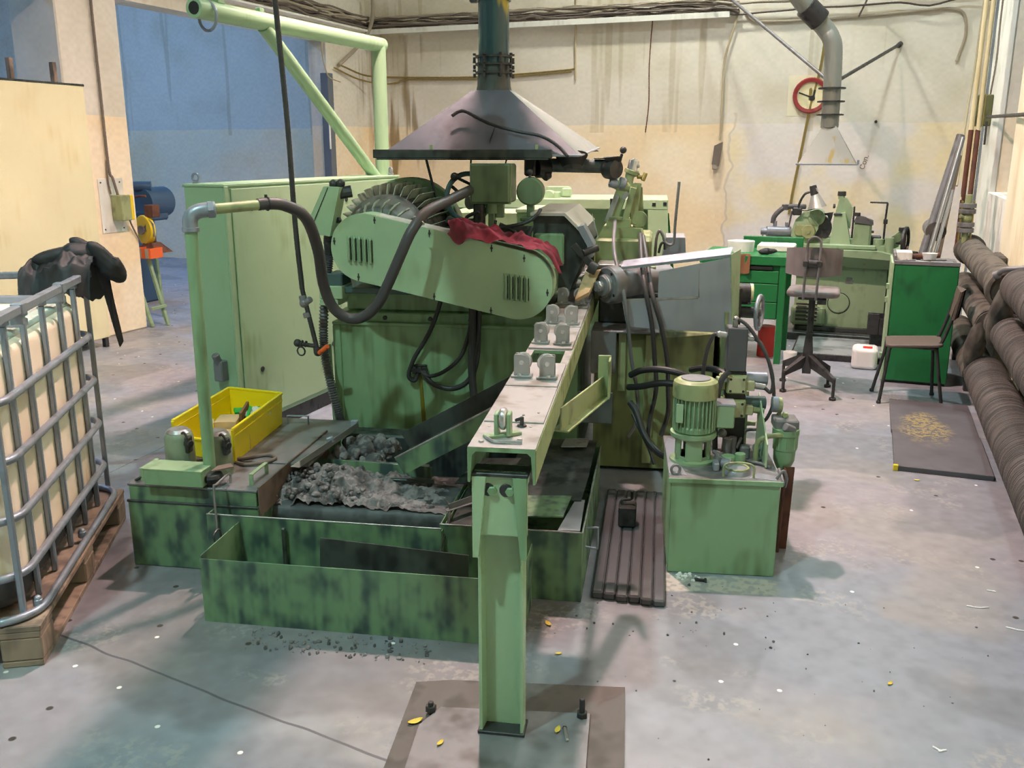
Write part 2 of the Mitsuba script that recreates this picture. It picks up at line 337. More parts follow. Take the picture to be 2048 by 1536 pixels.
# ------------------------------------------------------------------ lamps under the roof (above the frame)
for i, (x, y, z, col, r) in enumerate(LAMPS):
    use(rotz(0, x, y, z))
    t = thing('high_bay_lamp', 'high-bay lamp with a bell reflector hanging from the roof above the machines', 'lamp', 'high-bay lamps under the roof')
    obj('reflector', B().lathe([(.05, .30), (.09, .26), (r + .06, .03), (r + .06, -.05), (r + .052, -.05), (r + .05, .03), (.08, .25)], n=28), 'galv', t)
    obj('stem', B().cyl((0, 0, .30), (0, 0, H - z), .018, n=8), 'galv', t)
    d = trimesh.creation.cylinder(r, .012, 28); d.apply_transform(rotz(0)); d.apply_translation([0, 0, .02])
    obj('bulb', d, 'lens', t, emitter={'type': 'area', 'radiance': rgb(np.array(col) * (.16 / r) ** 2)})
use(HALL)

# ------------------------------------------------------------------ post, roller beam, base
use(MACH)
p = thing('beam_post', 'green steel channel post standing on the bolted floor plate under the roller beam', 'post')
obj('channel', B().xy([(-.470, 2.352), (-.461, 2.352), (-.456, 2.396), (-.353, 2.396), (-.348, 2.352), (-.340, 2.352), (-.340, 2.406), (-.470, 2.406)], .032, .80), 'green_clean', p)
obj('head_plate', B().box(-.478, -.328, 2.335, 2.352, .66, .848, .004).box(-.462, -.335, 2.352, 2.43, .79, .84, .003), 'green_clean', p)
obj('gusset', B().xz([(-.478, .838), (-.440, .838), (-.462, .60), (-.478, .60)], 2.318, 2.335), 'green_clean', p)
obj('gusset', B().xz([(-.366, .838), (-.328, .838), (-.328, .60), (-.344, .60)], 2.318, 2.335), 'green_machine', p)
obj('cap_strip', B().box(-.482, -.324, 2.322, 2.40, .838, .848, .002), 'iron_dark', p)
for x in (-.424, -.374):
    b = obj('bolt', B().bolt((x, 2.335, .795), (0, -1, 0), .014, .012), 'green_machine', p)
    obj('washer', B().cyl((x - .012, 2.336, .797), (x - .012, 2.332, .797), .019, n=16), 'iron_dark', b)
obj('foot', B().box(-.475, -.335, 2.345, 2.425, .022, .032, .002), 'iron_dark', p)
m = obj('floor_mat', B().xy([(-.70, 1.96), (-.03, 1.99), (-.053, 2.676), (-.62, 2.63), (-.729, 2.60)], 0, .010), 'mat', None, 'dark brown rubber mat lying on the floor under the steel base plate', 'mat')
pl = thing('base_plate', 'grey steel plate bolted to the floor under the foot of the post', 'plate')
obj('plate', B().xy([(-.640, 2.05), (-.14, 2.05), (-.153, 2.497), (-.613, 2.459), (-.657, 2.36)], .010, .022), 'steel_plate', pl)
for x, y, h in ((-.639, 2.437, .03), (-.176, 2.477, .062)):
    b = obj('anchor_bolt', B().cyl((x, y, .01), (x, y, .022 + h), .0085, n=14), 'iron_dark', pl)
    obj('nut', B().bolt((x, y, .022), (0, 0, 1), .017, .018), 'iron_dark', b)

BEAM = MACH @ rotz(.75, -.395, 2.31)      # x across, y along the beam from its near end
use(BEAM)
bm = thing('roller_beam', 'long pale green channel beam carrying pairs of support rollers towards the grinder', 'workpiece support')
def channel(y0, y1, zt=.925, w=.092):
    return B().xz([(-w, zt), (w, zt), (w, zt - .10), (w - .006, zt - .10), (w - .012, zt - .022), (w - .022, zt - .012), (-w + .022, zt - .012), (-w + .012, zt - .022), (-w + .006, zt - .10), (-w, zt - .10)], y0, y1)
hole0, hole1 = 1.00, 1.245
b = B()
for q in (channel(0, hole0), channel(hole1, 3.3)): b.m += q.m
b.xz([(-.092, .925), (-.062, .925), (-.062, .913), (-.082, .903), (-.086, .825), (-.092, .825)], hole0, hole1).xz([(.092, .925), (.092, .825), (.086, .825), (.082, .903), (.062, .913), (.062, .925)], hole0, hole1)
obj('channel', b, 'green_machine', bm)
obj('worn_top', B().box(-.0915, .0915, 0, hole0, .925, .9262, 0).box(-.0915, .0915, hole1, 3.3, .925, .9262, 0).box(-.0915, -.062, hole0, hole1, .925, .9262, 0).box(.062, .0915, hole0, hole1, .925, .9262, 0), 'beam_top', bm, 'pale worn top face')
obj('flange_paint', B().box(-.0935, -.0922, .004, 3.3, .826, .921, 0).box(.0922, .0935, .004, 3.3, .826, .921, 0).box(-.088, .088, .10, .104, .88, .905, 0), 'green_olive', bm)
for y0, y1, dz in ((.235, .645, .006), (.645, hole0 - .01, .010), (hole1 + .01, 1.70, .010), (1.715, 2.2, .010), (2.22, 2.72, .010), (2.74, 3.25, .010)):
    obj('cover_plate', B().box(-.088, .088, y0, y1, .925, .925 + dz, .0015), 'beam_top', bm)
def bracket(x, y, z, side):
    k = obj('roller_bracket', B().box(x - .036, x + .036, y - .027, y + .022, z, z + .009, .0015), 'steel', bm)
    for dy in (-.016, .012):
        s = .026
        arch = [(x - s, z + .009), (x + s, z + .009)] + [(x + (s if side > 0 else s) * math.cos(a) * (1 if True else 1), z + .055 + s * math.sin(a)) for a in np.radians(np.arange(0, 100, 15))] + [(x - s + .004, z + .081), (x - s, z + .077)]
        if side < 0: arch = [(2 * x - u, v) for u, v in arch][::-1]
        obj('cheek', B().xz(arch, y + dy, y + dy + .006), 'steel', k)
    r = obj('roller', B().cyl((x + .004 * side, y - .0085, z + .055), (x + .004 * side, y + .0105, z + .055), .0315, n=28, c=.003), 'steel_bright', k)
    obj('pin', B().cyl((x, y - .019, z + .052), (x, y + .021, z + .052), .009, n=12), 'steel_bright', k)
    obj('screw', B().bolt((x - .006 * side, y - .022, z + .009), (0, 0, 1), .008, .007), 'steel_bright', k)
for y in (.765, 1.345, 1.79, 2.33, 2.86):
    bracket(-.047, y, .935, 1); bracket(.043, y - .012, .935, -1)
# the single turned roller at the near end, its screws and bolt heads
k = obj('end_roller_bracket', B().bar((-.058, .075, .930), (.032, .135, .930), .03, .010).rot(0, [0, 0, 1], [0, 0, 0]), 'green_grinder', bm)
for dx in (-.022, .012):
    obj('cheek', B().box(-.012 + dx, .000 + dx, .085, .127, .930, .995, .004), 'green_grinder', k)
obj('roller', B().cyl((-.020, .108, .976), (-.001, .108, .976), .031, n=24, c=.005), 'steel_bright', k)
for x, y in ((-.062, .045), (-.030, .055), (.040, .075), (-.065, .19), (.02, .30), (-.03, .33), (.055, .2), (.062, .33)):
    obj('bolt', B().bolt((x, y, .925 if y < .23 else .931), (0, 0, 1), .008 if y < .1 else .004, .006 if y < .1 else .003), 'steel', bm)
obj('stud', B().cyl((.028, .205, .925), (.028, .205, .955), .006, n=10).cyl((.028, .205, .925), (.028, .205, .931), .014, n=14).cyl((.008, .215, .94), (.028, .205, .95), .005, n=8), 'iron_dark', bm)
use(MACH)
obj('hex_key', B().tube([(-.448, 2.378, .932), (-.428, 2.352, .932), (-.412, 2.345, .932), (-.345, 2.352, .932)], .0045, 6, 4), 'steel_bright', None, 'bent steel hex key lying on the near end of the roller beam', 'tool')
sb = thing('support_bracket', 'olive green angle bracket tying the roller beam to the machine base on its right', 'bracket')
obj('arm', B().bar((-.310, 3.02, .800), (-.195, 3.50, .80), .008, .085).bar((-.310, 3.02, .760), (-.195, 3.50, .760), .06, .007), 'green_olive', sb)
obj('upright', B().box(-.215, -.165, 3.50, 3.51, .755, .925, .002).box(-.172, -.164, 3.42, 3.51, .77, .92, .002), 'green_olive', sb)
obj('lower_plate', B().box(-.30, -.16, 3.60, 3.608, .62, .75, .002), 'sheet_dark', sb)

use(MACH)
hf_ = thing('shade_blocker', 'long unseen box added on chains above the machine to shade the belt guard', 'shade blocker')
obj('housing', B().box(-1.345, -1.095, 1.70, 4.10, 2.52, 2.66, .02), 'galv', hf_)  # unseen box, added to throw shade on the guard and tray
for y in (2.0, 3.8):
    obj('chain', B().cyl((-1.22, y, 2.66), (-1.22, y, H), .008, n=6), 'iron_dark', hf_)
# ------------------------------------------------------------------ trays, sludge, coolant tanks
tr = thing('drip_tray', 'low open green steel tray streaked with dark sludge in front of the sludge bin', 'tray')
obj('body', B().box(-1.612, -.43, 2.885, 2.889, 0, .252, .001).box(-1.612, -1.608, 2.889, 3.21, 0, .262, .001).box(-.434, -.43, 2.889, 3.21, 0, .25, .001).box(-1.608, -.434, 2.889, 3.21, 0, .004, .001), 'green_dirty', tr)
obj('rib', B().box(-1.425, -1.412, 3.188, 3.204, .02, .252, .002), 'sheet_dark', tr)
obj('handle', B().tube([(-1.616, 3.02, .25), (-1.620, 3.02, .285), (-1.618, 3.06, .292), (-1.616, 3.07, .25)], .004, 8), 'iron_dark', tr)
obj('dark_plate', B().add(trimesh.Trimesh(*[np.array(a) for a in ([[-1.215, 3.02, .0], [-.640, 3.005, .0], [-.640, 3.03, .268], [-1.215, 3.06, .284], [-1.215, 3.024, .0], [-.640, 3.009, .0], [-.640, 3.034, .268], [-1.215, 3.064, .284]],
    [[0, 1, 2], [0, 2, 3], [5, 4, 7], [5, 7, 6], [3, 2, 6], [3, 6, 7], [1, 5, 6], [1, 6, 2], [4, 0, 3], [4, 3, 7]])], process=False)), 'sheet_dark', None, 'loose dark steel plate standing upright inside the low green tray', 'plate')
bn = thing('sludge_bin', 'open green steel bin holding the sludge separator between the coolant tanks', 'bin')
obj('body', B().box(-1.750, -.785, 3.215, 3.220, 0, .282, .001).box(-1.750, -1.745, 3.22, 3.50, 0, .282, .001).box(-1.745, -1.61, 3.50, 3.505, 0, .30, .001).box(-.79, -.785, 3.22, 3.9, 0, .27, .001).box(-1.745, -.79, 3.22, 3.9, .03, .035, 0), 'green_dirty', bn)
obj('rim', B().bar((-1.75, 3.217, .283), (-.785, 3.217, .283), .006, .006), 'steel', bn)
obj('dark_curl', B().tube([(-.835, 3.52, .28), (-.80, 3.42, .30), (-.775, 3.30, .28), (-.79, 3.22, .20), (-.78, 3.20, .12)], .006, 8), 'sheet_dark', bn)
sp = thing('sludge_separator', 'dark steel separator trough heaped with grey grinding sludge in the sludge bin', 'separator')
prof = [(3.42, .03), (3.42, .20), (3.432, .235), (3.455, .255), (3.49, .263), (3.84, .263), (3.84, .03)]
obj('trough', B().yz(prof, -1.60, -.80), 'sludge_dark', sp)
obj('back_plate', B().hull([(-1.63, 3.835, .20), (-.97, 3.805, .20), (-1.64, 3.85, .318), (-.97, 3.82, .312), (-1.63, 3.841, .20), (-.97, 3.811, .20), (-1.64, 3.856, .318), (-.97, 3.826, .312)]), 'green_dirty', sp)
obj('scraper', B().bar((-1.33, 3.66, .30), (-.93, 3.70, .29), .02, .015).bar((-.95, 3.70, .255), (-.95, 3.70, .305), .02, .02).bar((-1.36, 3.60, .297), (-1.30, 3.68, .30), .02, .012), 'sheet_dark', sp)
rng = np.random.default_rng(4)
hb = B()
def heap(n, x0, x1, y0, y1, zf, r0, r1, b):
    for _ in range(n):
        u, v = rng.random(2); x = x0 + (x1 - x0) * u; y = y0 + (y1 - y0) * v; z = zf(u, v)
        r = r0 + (r1 - r0) * rng.random() ** 2
        s = trimesh.creation.icosphere(1, 1.0); vv = s.vertices
        vv = vv * (1 + .75 * (meshkit.fbm(vv * 1.7 + rng.random(3) * 50, 3)[:, None] - .5)) * r * (.7 + .6 * rng.random(3))
        b.add(trimesh.Trimesh(vv + [x, y, z], s.faces, process=False))
def hf(u, v): return .252 + .085 * math.exp(-((u - .28) / .30) ** 2 - ((v - .5) / .45) ** 2) * (.7 + .5 * rng.random()) + .02 * rng.random() * (1 - u)
g = np.stack(np.meshgrid(np.linspace(0, 1, 180), np.linspace(0, 1, 80), indexing='ij'), -1)
px, py = -1.60 + .78 * g[..., 0], 3.44 + .38 * g[..., 1]
nz = meshkit.fbm(np.stack([px * 22, py * 22, px * 0], -1), 5)
pz = .242 + .10 * np.exp(-((g[..., 0] - .30) / .34) ** 2 - ((g[..., 1] - .50) / .42) ** 2) + .11 * (nz - .5) * np.exp(-((g[..., 0] - .35) / .55) ** 2) + .018 * np.exp(-((g[..., 0] - .8) / .3) ** 2)
vs = np.stack([px, py, pz], -1).reshape(-1, 3); idx = np.arange(180 * 80).reshape(180, 80)
fs = np.concatenate([np.stack([idx[:-1, :-1], idx[1:, :-1], idx[1:, 1:]], -1).reshape(-1, 3), np.stack([idx[:-1, :-1], idx[1:, 1:], idx[:-1, 1:]], -1).reshape(-1, 3)])
hb.add(trimesh.Trimesh(vs, fs, process=False))
heap(900, -1.59, -.86, 3.46, 3.80, hf, .004, .016, hb)
obj('sludge_heap', hb, 'sludge', None, 'heap of lumpy grey grinding sludge piled on the separator trough', 'sludge', None, 'stuff', smooth=False)

lt = thing('coolant_tank', 'long green coolant tank on the floor with two pumps on its lid', 'tank')
obj('body', B().box(-2.135, -1.565, 3.29, 4.30, 0, .29, .004).box(-2.128, -1.572, 3.297, 4.30, .29, .352, .003), 'green_dirty', lt)
obj('seam', B().box(-2.138, -1.563, 3.287, 3.30, .283, .293, .002), 'sheet_dark', lt)
obj('lid', B().box(-2.133, -1.567, 3.295, 3.62, .352, .362, .002), 'steel_plate', lt)
obj('lid', B().box(-2.133, -1.475, 3.63, 4.30, .352, .366, .002), 'steel_plate', lt)
obj('side_plate', B().box(-1.565, -1.558, 3.30, 4.10, .25, .375, .002), 'brown_sheet', lt)
def strap_handle(b, p0, p1, h, w=.018, t=.004):
    p0, p1 = np.array(p0, float), np.array(p1, float); up = np.array([0, 0, h]); d = (p1 - p0) / np.linalg.norm(p1 - p0)
    side = np.cross(d, [0, 0, 1])
    return b.bar(p0, p0 + up, t, w, side).bar(p1, p1 + up, t, w, side).bar(p0 + up - d * t / 2, p1 + up + d * t / 2, w, t)
for p0, p1, h, mt in (((-2.085, 3.335, .36), (-2.085, 3.46, .36), .055, 'green_grinder'), ((-1.612, 3.35, .36), (-1.612, 3.50, .36), .05, 'green_grinder'), ((-1.80, 4.19, .365), (-1.695, 4.20, .365), .045, 'galv')):
    obj('handle', strap_handle(B(), p0, p1, h), mt, lt)
obj('handle', B().tube([(-1.70, 3.20, .22), (-1.70, 3.20, .40), (-1.70, 3.22, .408), (-1.71, 3.36, .405), (-1.712, 3.365, .36)], .005, 8, 3), 'steel', lt)
obj('wire_bits', B().tube([(-2.115, 3.33, .364), (-2.09, 3.34, .378), (-2.11, 3.37, .372), (-2.08, 3.385, .38), (-2.10, 3.40, .368)], .006, 6), 'iron_dark', lt)
for i, x in enumerate((-1.985, -1.815)):
    q = obj('coolant_pump', B().lathe([(0, .185), (.040, .185), (.054, .172), (.060, .150), (.062, .02), (.066, 0)], (x, 3.475, .362), n=28), 'pump_paint', lt, 'green domed pump motor')
    obj('cap', B().lathe([(0, .190), (.038, .189), (.052, .176), (.046, .178)], (x, 3.475, .3625), n=28), 'steel', q)
    obj('cable_gland', B().cyl((x + .05, 3.44, .50), (x + .078, 3.43, .50), .016, n=10).box(x + .052, x + .07, 3.42, 3.46, .46, .53, .004).tube([(x + .04, 3.43, .545), (x + .055, 3.42, .552), (x + .07, 3.42, .53)], .005, 6), 'iron_dark', q)
obj('junction_box', B().box(-2.035, -1.782, 3.262, 3.375, .372, .442, .004), 'green_machine', lt)
obj('junction_lid', B().box(-2.037, -1.780, 3.260, 3.377, .438, .444, .001), 'green_grinder', lt)
obj('pipe_clamp', B().torus((-1.775, 3.33, .40), (0, 0, 1), .03, .018, 20, 8).cyl((-1.775, 3.33, .37), (-1.775, 3.33, .42), .030, n=16).box(-1.83, -1.775, 3.30, 3.36, .375, .425, .01), 'iron_dark', lt)
obj('bracket_tab', B().hull([(-1.76, 3.30, .435), (-1.69, 3.36, .437), (-1.72, 3.40, .437), (-1.76, 3.36, .437), (-1.76, 3.30, .43), (-1.69, 3.36, .432), (-1.72, 3.40, .432)]), 'brown_sheet', lt)
obj('cable_coil', B().tube([(-1.80, 3.60, .368), (-1.74, 3.57, .371), (-1.67, 3.60, .374), (-1.64, 3.66, .374), (-1.69, 3.70, .374), (-1.75, 3.66, .374), (-1.80, 3.63, .374), (-1.93, 3.60, .374), (-1.99, 3.58, .372)], .008, 8), 'cable_grey', None, 'grey cable looped on the coolant tank lid beside the pumps', 'cable')
sp2 = thing('coolant_pipe', 'green coolant standpipe rising from the tank with a steel elbow at its top', 'pipe')
obj('riser', B().cyl((-1.795, 3.36, .37), (-1.80, 3.38, 1.405), .0245, n=18), 'green_machine', sp2)
obj('elbow', B().tube([(-1.80, 3.38, 1.395), (-1.80, 3.38, 1.43), (-1.79, 3.387, 1.455), (-1.765, 3.40, 1.468), (-1.735, 3.417, 1.472)], .029, 16, 5).cyl((-1.80, 3.38, 1.388), (-1.80, 3.38, 1.406), .033, n=16), 'galv', sp2)
obj('hex_collar', B().lathe([(.026, 0), (.036, .002), (.036, .022), (.026, .024)], (-1.742, 3.413, 1.471), (.86, .5, .02), 6).lathe([(.02, .02), (.031, .022), (.031, .03), (.02, .032)], (-1.742, 3.413, 1.471), (.86, .5, .02), 16), 'galv', sp2)
obj('arm', B().cyl((-1.735, 3.417, 1.472), (-1.565, 3.60, 1.485), .0205, n=16), 'green_olive', sp2)
hs = thing('coolant_hose', 'thick black rubber hose sagging from the standpipe across the belt guard', 'hose')
HP = [(-1.60, 3.565, 1.484), (-1.565, 3.60, 1.486), (-1.52, 3.66, 1.474), (-1.47, 3.74, 1.42), (-1.462, 3.84, 1.28), (-1.475, 3.92, 1.12), (-1.455, 3.97, 1.005), (-1.395, 4.0, .950), (-1.32, 4.0, .958), (-1.25, 4.0, 1.02), (-1.195, 4.0, 1.12), (-1.14, 4.0, 1.235), (-1.09, 4.02, 1.345), (-1.04, 4.10, 1.425), (-.99, 4.30, 1.462), (-.955, 4.50, 1.49), (-.935, 4.72, 1.51)]
obj('body', B().tube(HP, .0245, 14, 8), 'hose', hs)
obj('clamp', B().torus((-1.572, 3.593, 1.486), (.6, .75, 0), .0255, .004, 20, 6).bolt((-1.575, 3.59, 1.512), (0, 0, 1), .006, .01), 'iron_dark', hs)
obj('clamp', B().torus((-1.065, 4.06, 1.39), (.5, .4, .75), .027, .005, 20, 6), 'aluminium', hs)

# the yellow crate and what lies in it
def crate_mesh():
    FL, BL, BR, FR = [np.array(a) for a in ((-2.12, 3.67), (-2.135, 4.26), (-1.825, 4.20), (-1.795, 3.585))]
    z0, z1 = .367, .522; c = (FL + BL + BR + FR) / 4
    def ring(z, s): return [np.array([*(c + (q - c) * s), z]) for q in (FL, FR, BR, BL)]
    lo, hi, lip = ring(z0, .965), ring(z1, 1.0), ring(z1 - .014, 1.022)
    b = B()
    for i in range(4):
        j = (i + 1) % 4
        top = [hi[i], hi[j]]
        if i == 0: top = [lo[i] + (hi[i] - lo[i]) * .55, lo[j] + (hi[j] - lo[j]) * .55]      # low picking front
        def wall(a0, a1, t0, t1, th=.004):
            n = np.cross(a1 - a0, t0 - a0); n /= np.linalg.norm(n)
            b.hull([q + n * k for q in (a0, a1, t0, t1) for k in (0, -th)])
        wall(lo[i], lo[j], top[0], top[1])
        if i: b.bar(hi[i], hi[j], .014, .012); 
        else:
            b.bar(top[0], top[1], .014, .010)
            for s in (0, 1): b.bar(lo[(0, 1)[s]], hi[(0, 1)[s]], .014, .012, (0, 1, 0))
    b.hull([*lo, *[q + [0, 0, .004] for q in lo]])
    for i in (1, 3):                                                                     # band below the rim
        j = (i + 1) % 4; q0, q1 = lo[i] + (hi[i] - lo[i]) * .78, lo[j] + (hi[j] - lo[j]) * .78
        b.bar(q0, q1, .012, .006)
    return b
obj('storage_bin', crate_mesh(), 'yellow', None, 'yellow plastic open-front storage bin full of cartons on the coolant tank', 'bin')
def carton(p, s, yaw, mat, label, cat, lean=0, flap=None):
    b = B().box(-s[0] / 2, s[0] / 2, -s[1] / 2, s[1] / 2, 0, s[2], .001)
    if flap: b.bar((-s[0] / 2, -s[1] / 2, s[2]), (-s[0] / 2 - .05, -s[1] / 2 - .01, s[2] + .012), s[1] * .8, .002)
    b.rot(lean, [1, .3, 0], [0, 0, 0]).rot(yaw, [0, 0, 1], [0, 0, 0]).move(p)
    return obj('carton', b, mat, None, label, cat)
carton((-1.97, 3.90, .374), (.10, .13, .10), 12, 'card', 'open brown cardboard carton in the yellow bin', 'box', 0, 1)
carton((-1.93, 3.99, .395), (.012, .14, .115), 10, 'card_dark', 'thin dark green and brown carton standing on edge in the yellow bin', 'box', 8)
carton((-1.905, 3.98, .385), (.012, .12, .11), 16, 'green_plastic', 'slim green packet between the cartons in the yellow bin', 'packet', 10)
carton((-1.965, 4.10, .45), (.13, .05, .012), 35, 'green_plastic', 'flat green packet lying on top at the back of the yellow bin', 'packet', 12)
carton((-1.88, 3.80, .372), (.12, .10, .07), 20, 'card', 'low brown carton near the front of the yellow bin', 'box', 0)
b = B()
for i in range(26):
    q = rng.random(3); s = trimesh.creation.icosphere(1, 1.0); b.add(trimesh.Trimesh(s.vertices * (1 + .8 * (meshkit.noise(s.vertices * 2 + q * 30)[:, None] - .5)) * [.022, .022, .012] + [-1.885 + .08 * q[0] - .03, 3.98 + .10 * q[1], .455 + .02 * q[2]], s.faces, process=False))
b.box(-1.93, -1.84, 3.93, 4.09, .372, .45, .01)
obj('crumpled_paper', b, 'paper', None, 'crumpled white paper stuffed beside the cartons in the yellow bin', 'paper', smooth=False)

# chute, slide rail and the pit between tank and machine
ch = thing('chip_chute', 'green sheet-steel chute sloping from the machine down to the sludge pit', 'chute')
c0, c1 = np.array([-1.07, 3.72, .40]), np.array([-.55, 3.70, .70])
w = np.array([0, 1., 0]); up = np.array([-.5, 0, .866])
obj('trough', B().hull([*[c + w * a + up * k for c in (c0, c1) for a in (-.10, .10) for k in (0, -.005)]]).hull([c + w * .10 + up * k + w * a for c in (c0, c1) for k in (0, .075) for a in (0, .005)]), 'sheet_dark', ch)
obj('front_side', B().hull([c - w * .10 + up * k - w * a for c in (c0, c1) for k in (-.06, .02) for a in (0, .005)]), 'green_dirty', ch, 'green mottled side')
obj('lip', B().bar(c0 - w * .1025 + up * .022, c1 - w * .1025 + up * .022, .008, .008), 'steel', ch)
sr = thing('slide_rail', 'pale steel slide rail lying askew at the edge of the coolant tank lid', 'rail')
obj('rail', B().bar((-1.505, 3.55, .378), (-1.43, 4.12, .385), .042, .004).bar((-1.485, 3.56, .392), (-1.412, 4.12, .40), .004, .028), 'steel', sr)
obj('stop', B().box(-1.445, -1.410, 4.11, 4.135, .385, .425, .004), 'galv', sr)
obj('clamp', B().bar((-1.47, 3.85, .40), (-1.44, 3.86, .41), .02, .03), 'galv', sr)
pt = thing('bed_trough', 'dark oily trough along the foot of the machine base behind the sludge', 'trough')
obj('body', B().box(-1.55, -.60, 4.30, 4.43, 0, .295, .01).box(-1.46, -.55, 3.88, 4.30, 0, .05, 0), 'sheet_dark', pt)
obj('rim', B().box(-1.46, -1.0, 3.87, 3.90, .28, .30, .004), 'steel', pt)
b = B(); heap(90, -1.46, -1.22, 3.90, 4.14, lambda u, v: .26 + .06 * rng.random() + .03 * v, .012, .045, b)
obj('sludge_clot', b, 'sludge', None, 'pale clotted sludge beside the slide rail at the edge of the pit', 'sludge', None, 'stuff', smooth=False)

rt = thing('settling_tank', 'low green settling tank covered with loose dark plates right of the post', 'tank')
obj('body', B().open_box(-.80, -.245, 3.25, 4.32, 0, .285).box(-.796, -.25, 3.255, 4.315, .10, .11, 0), 'green_dirty', rt)
obj('rim', B().bar((-.243, 3.25, .288), (-.243, 4.32, .288), .006, .006).bar((-.80, 3.25, .288), (-.243, 3.25, .288), .006, .006), 'steel', rt)
obj('handle', B().tube([(-.242, 3.40, .245), (-.20, 3.40, .25), (-.195, 3.405, .24), (-.195, 3.405, .17), (-.20, 3.40, .16), (-.242, 3.40, .165)], .005, 8, 2), 'galv', rt)
def plate(label, pts, z, dz, mat, th=.005):
    a = np.array([[*q, z + k] for q, k in zip(pts, dz)])
    return obj('cover_sheet', B().hull(np.vstack([a, a + [0, 0, th]])), mat, None, label, 'plate')
plate('dark sheet lid sagging across the back of the settling tank', [(-.62, 3.80), (-.27, 3.82), (-.26, 4.30), (-.62, 4.28)], .288, (0, .0, .03, .03), 'sheet_dark')
plate('wide dark sheet lid over the middle of the settling tank', [(-.60, 3.52), (-.275, 3.56), (-.265, 3.88), (-.58, 3.86)], .294, (0, 0, .006, .006), 'sheet_dark')
plate('narrow pale-edged sheet along the right rim of the settling tank', [(-.34, 3.262), (-.255, 3.268), (-.262, 3.58), (-.30, 3.58)], .284, (0, 0, .004, .004), 'sheet')
plate('green-stained sheet lid nearest the post on the settling tank', [(-.52, 3.34), (-.33, 3.36), (-.315, 3.56), (-.52, 3.53)], .300, (.0, .0, .012, .012), 'green_dirty')
plate('dark tilted sheet between the sludge bin and the settling tank', [(-.78, 3.30), (-.58, 3.30), (-.56, 3.62), (-.77, 3.66)], .25, (0, .02, .06, .03), 'sheet_dark')
plate('dark perforated sheet leaning beside the chute', [(-.83, 3.66), (-.62, 3.60), (-.56, 3.80), (-.76, 3.86)], .30, (0, .03, .08, .05), 'sheet_dark')
plate('small bright steel offcut at the back of the settling tank', [(-.42, 4.13), (-.30, 4.15), (-.295, 4.26), (-.41, 4.25)], .335, (0, 0, .004, .004), 'steel')
obj('angle_offcut', B().bar((-.80, 3.36, .30), (-.60, 3.50, .335), .03, .004).bar((-.79, 3.37, .31), (-.60, 3.515, .35), .004, .03), 'steel_plate', None, 'short steel angle offcut leaning between the bin and the settling tank', 'steel angle')

# rubber slats on the floor
for i in range(6):
    x0 = -.208 + i * .0478
    obj('rubber_slat', B().box(x0, x0 + .0455, 3.285 - .007 * i + .004 * (i % 2), 4.42, 0, .034 - .002 * (i % 3), .009), 'rubber_grey', None,
        ('grey rubber slat at the left edge of the row beside the settling tank', 'second grey rubber slat from the settling tank', 'third grey rubber slat from the settling tank', 'third grey rubber slat from the hydraulic tank',
         'second grey rubber slat from the hydraulic tank', 'grey rubber slat nearest the hydraulic tank')[i], 'rubber slat', 'grey rubber slats on the floor')
obj('clamp_block', B().box(-.135, -.055, 3.93, 4.02, .034, .13, .006).tube([(-.12, 3.97, .13), (-.12, 3.97, .15), (-.08, 3.98, .155), (-.075, 3.98, .19)], .007, 8), 'iron_dark', None, 'small black clamp block standing on the rubber slats', 'clamp')
# ------------------------------------------------------------------ the centreless grinder
use(MACH)
cg = thing('centerless_grinder', 'large green grinding machine with a slanted belt guard and finned motor under the hood', 'grinding machine')
b = B().box(-1.645, -.56, 4.50, 5.95, 0, .83, .006).box(-1.640, -.56, 4.53, 5.9, .83, .885, .006).box(-1.60, -.60, 4.58, 5.8, .885, 1.0, .008)
b.xz([(-.56, .0), (-.40, .0), (-.40, .62), (-.56, .80)], 4.75, 5.8)
obj('base', b, 'green_machine', cg)
obj('base_lip', B().box(-1.652, -.55, 4.488, 4.56, .822, .838, .002), 'green_machine', cg)
obj('corner_post', B().box(-1.652, -1.61, 4.488, 4.53, 0, .82, .004), 'green_machine', cg)
obj('door_seam', B().box(-.905, -.900, 4.4965, 4.50, .04, .80, 0), 'iron_dark', cg)
for x in (-1.56, -1.38, -1.14, -.93):
    obj('bolt', B().bolt((x, 4.53, .858), (0, -1, 0), .012, .010), 'iron_dark', cg)
obj('mounting_block', B().box(-1.665, -1.545, 4.36, 4.52, .975, 1.04, .004).box(-1.665, -1.57, 4.36, 4.52, .94, .972, .004), 'green_clean', cg)
obj('oil_run', B().hull([(-1.20, 4.499, .57), (-1.185, 4.499, .57), (-1.19, 4.499, .30), (-1.165, 4.499, .30), (-1.2, 4.4955, .57), (-1.187, 4.4955, .57), (-1.188, 4.4955, .30), (-1.167, 4.4955, .30)]), 'oil', cg)
obj('motor_foot', B().box(-1.64, -1.12, 4.40, 5.0, 1.0, 1.03, .004).box(-1.63, -1.55, 4.38, 4.52, 1.035, 1.10, .006), 'teal_dark', cg)
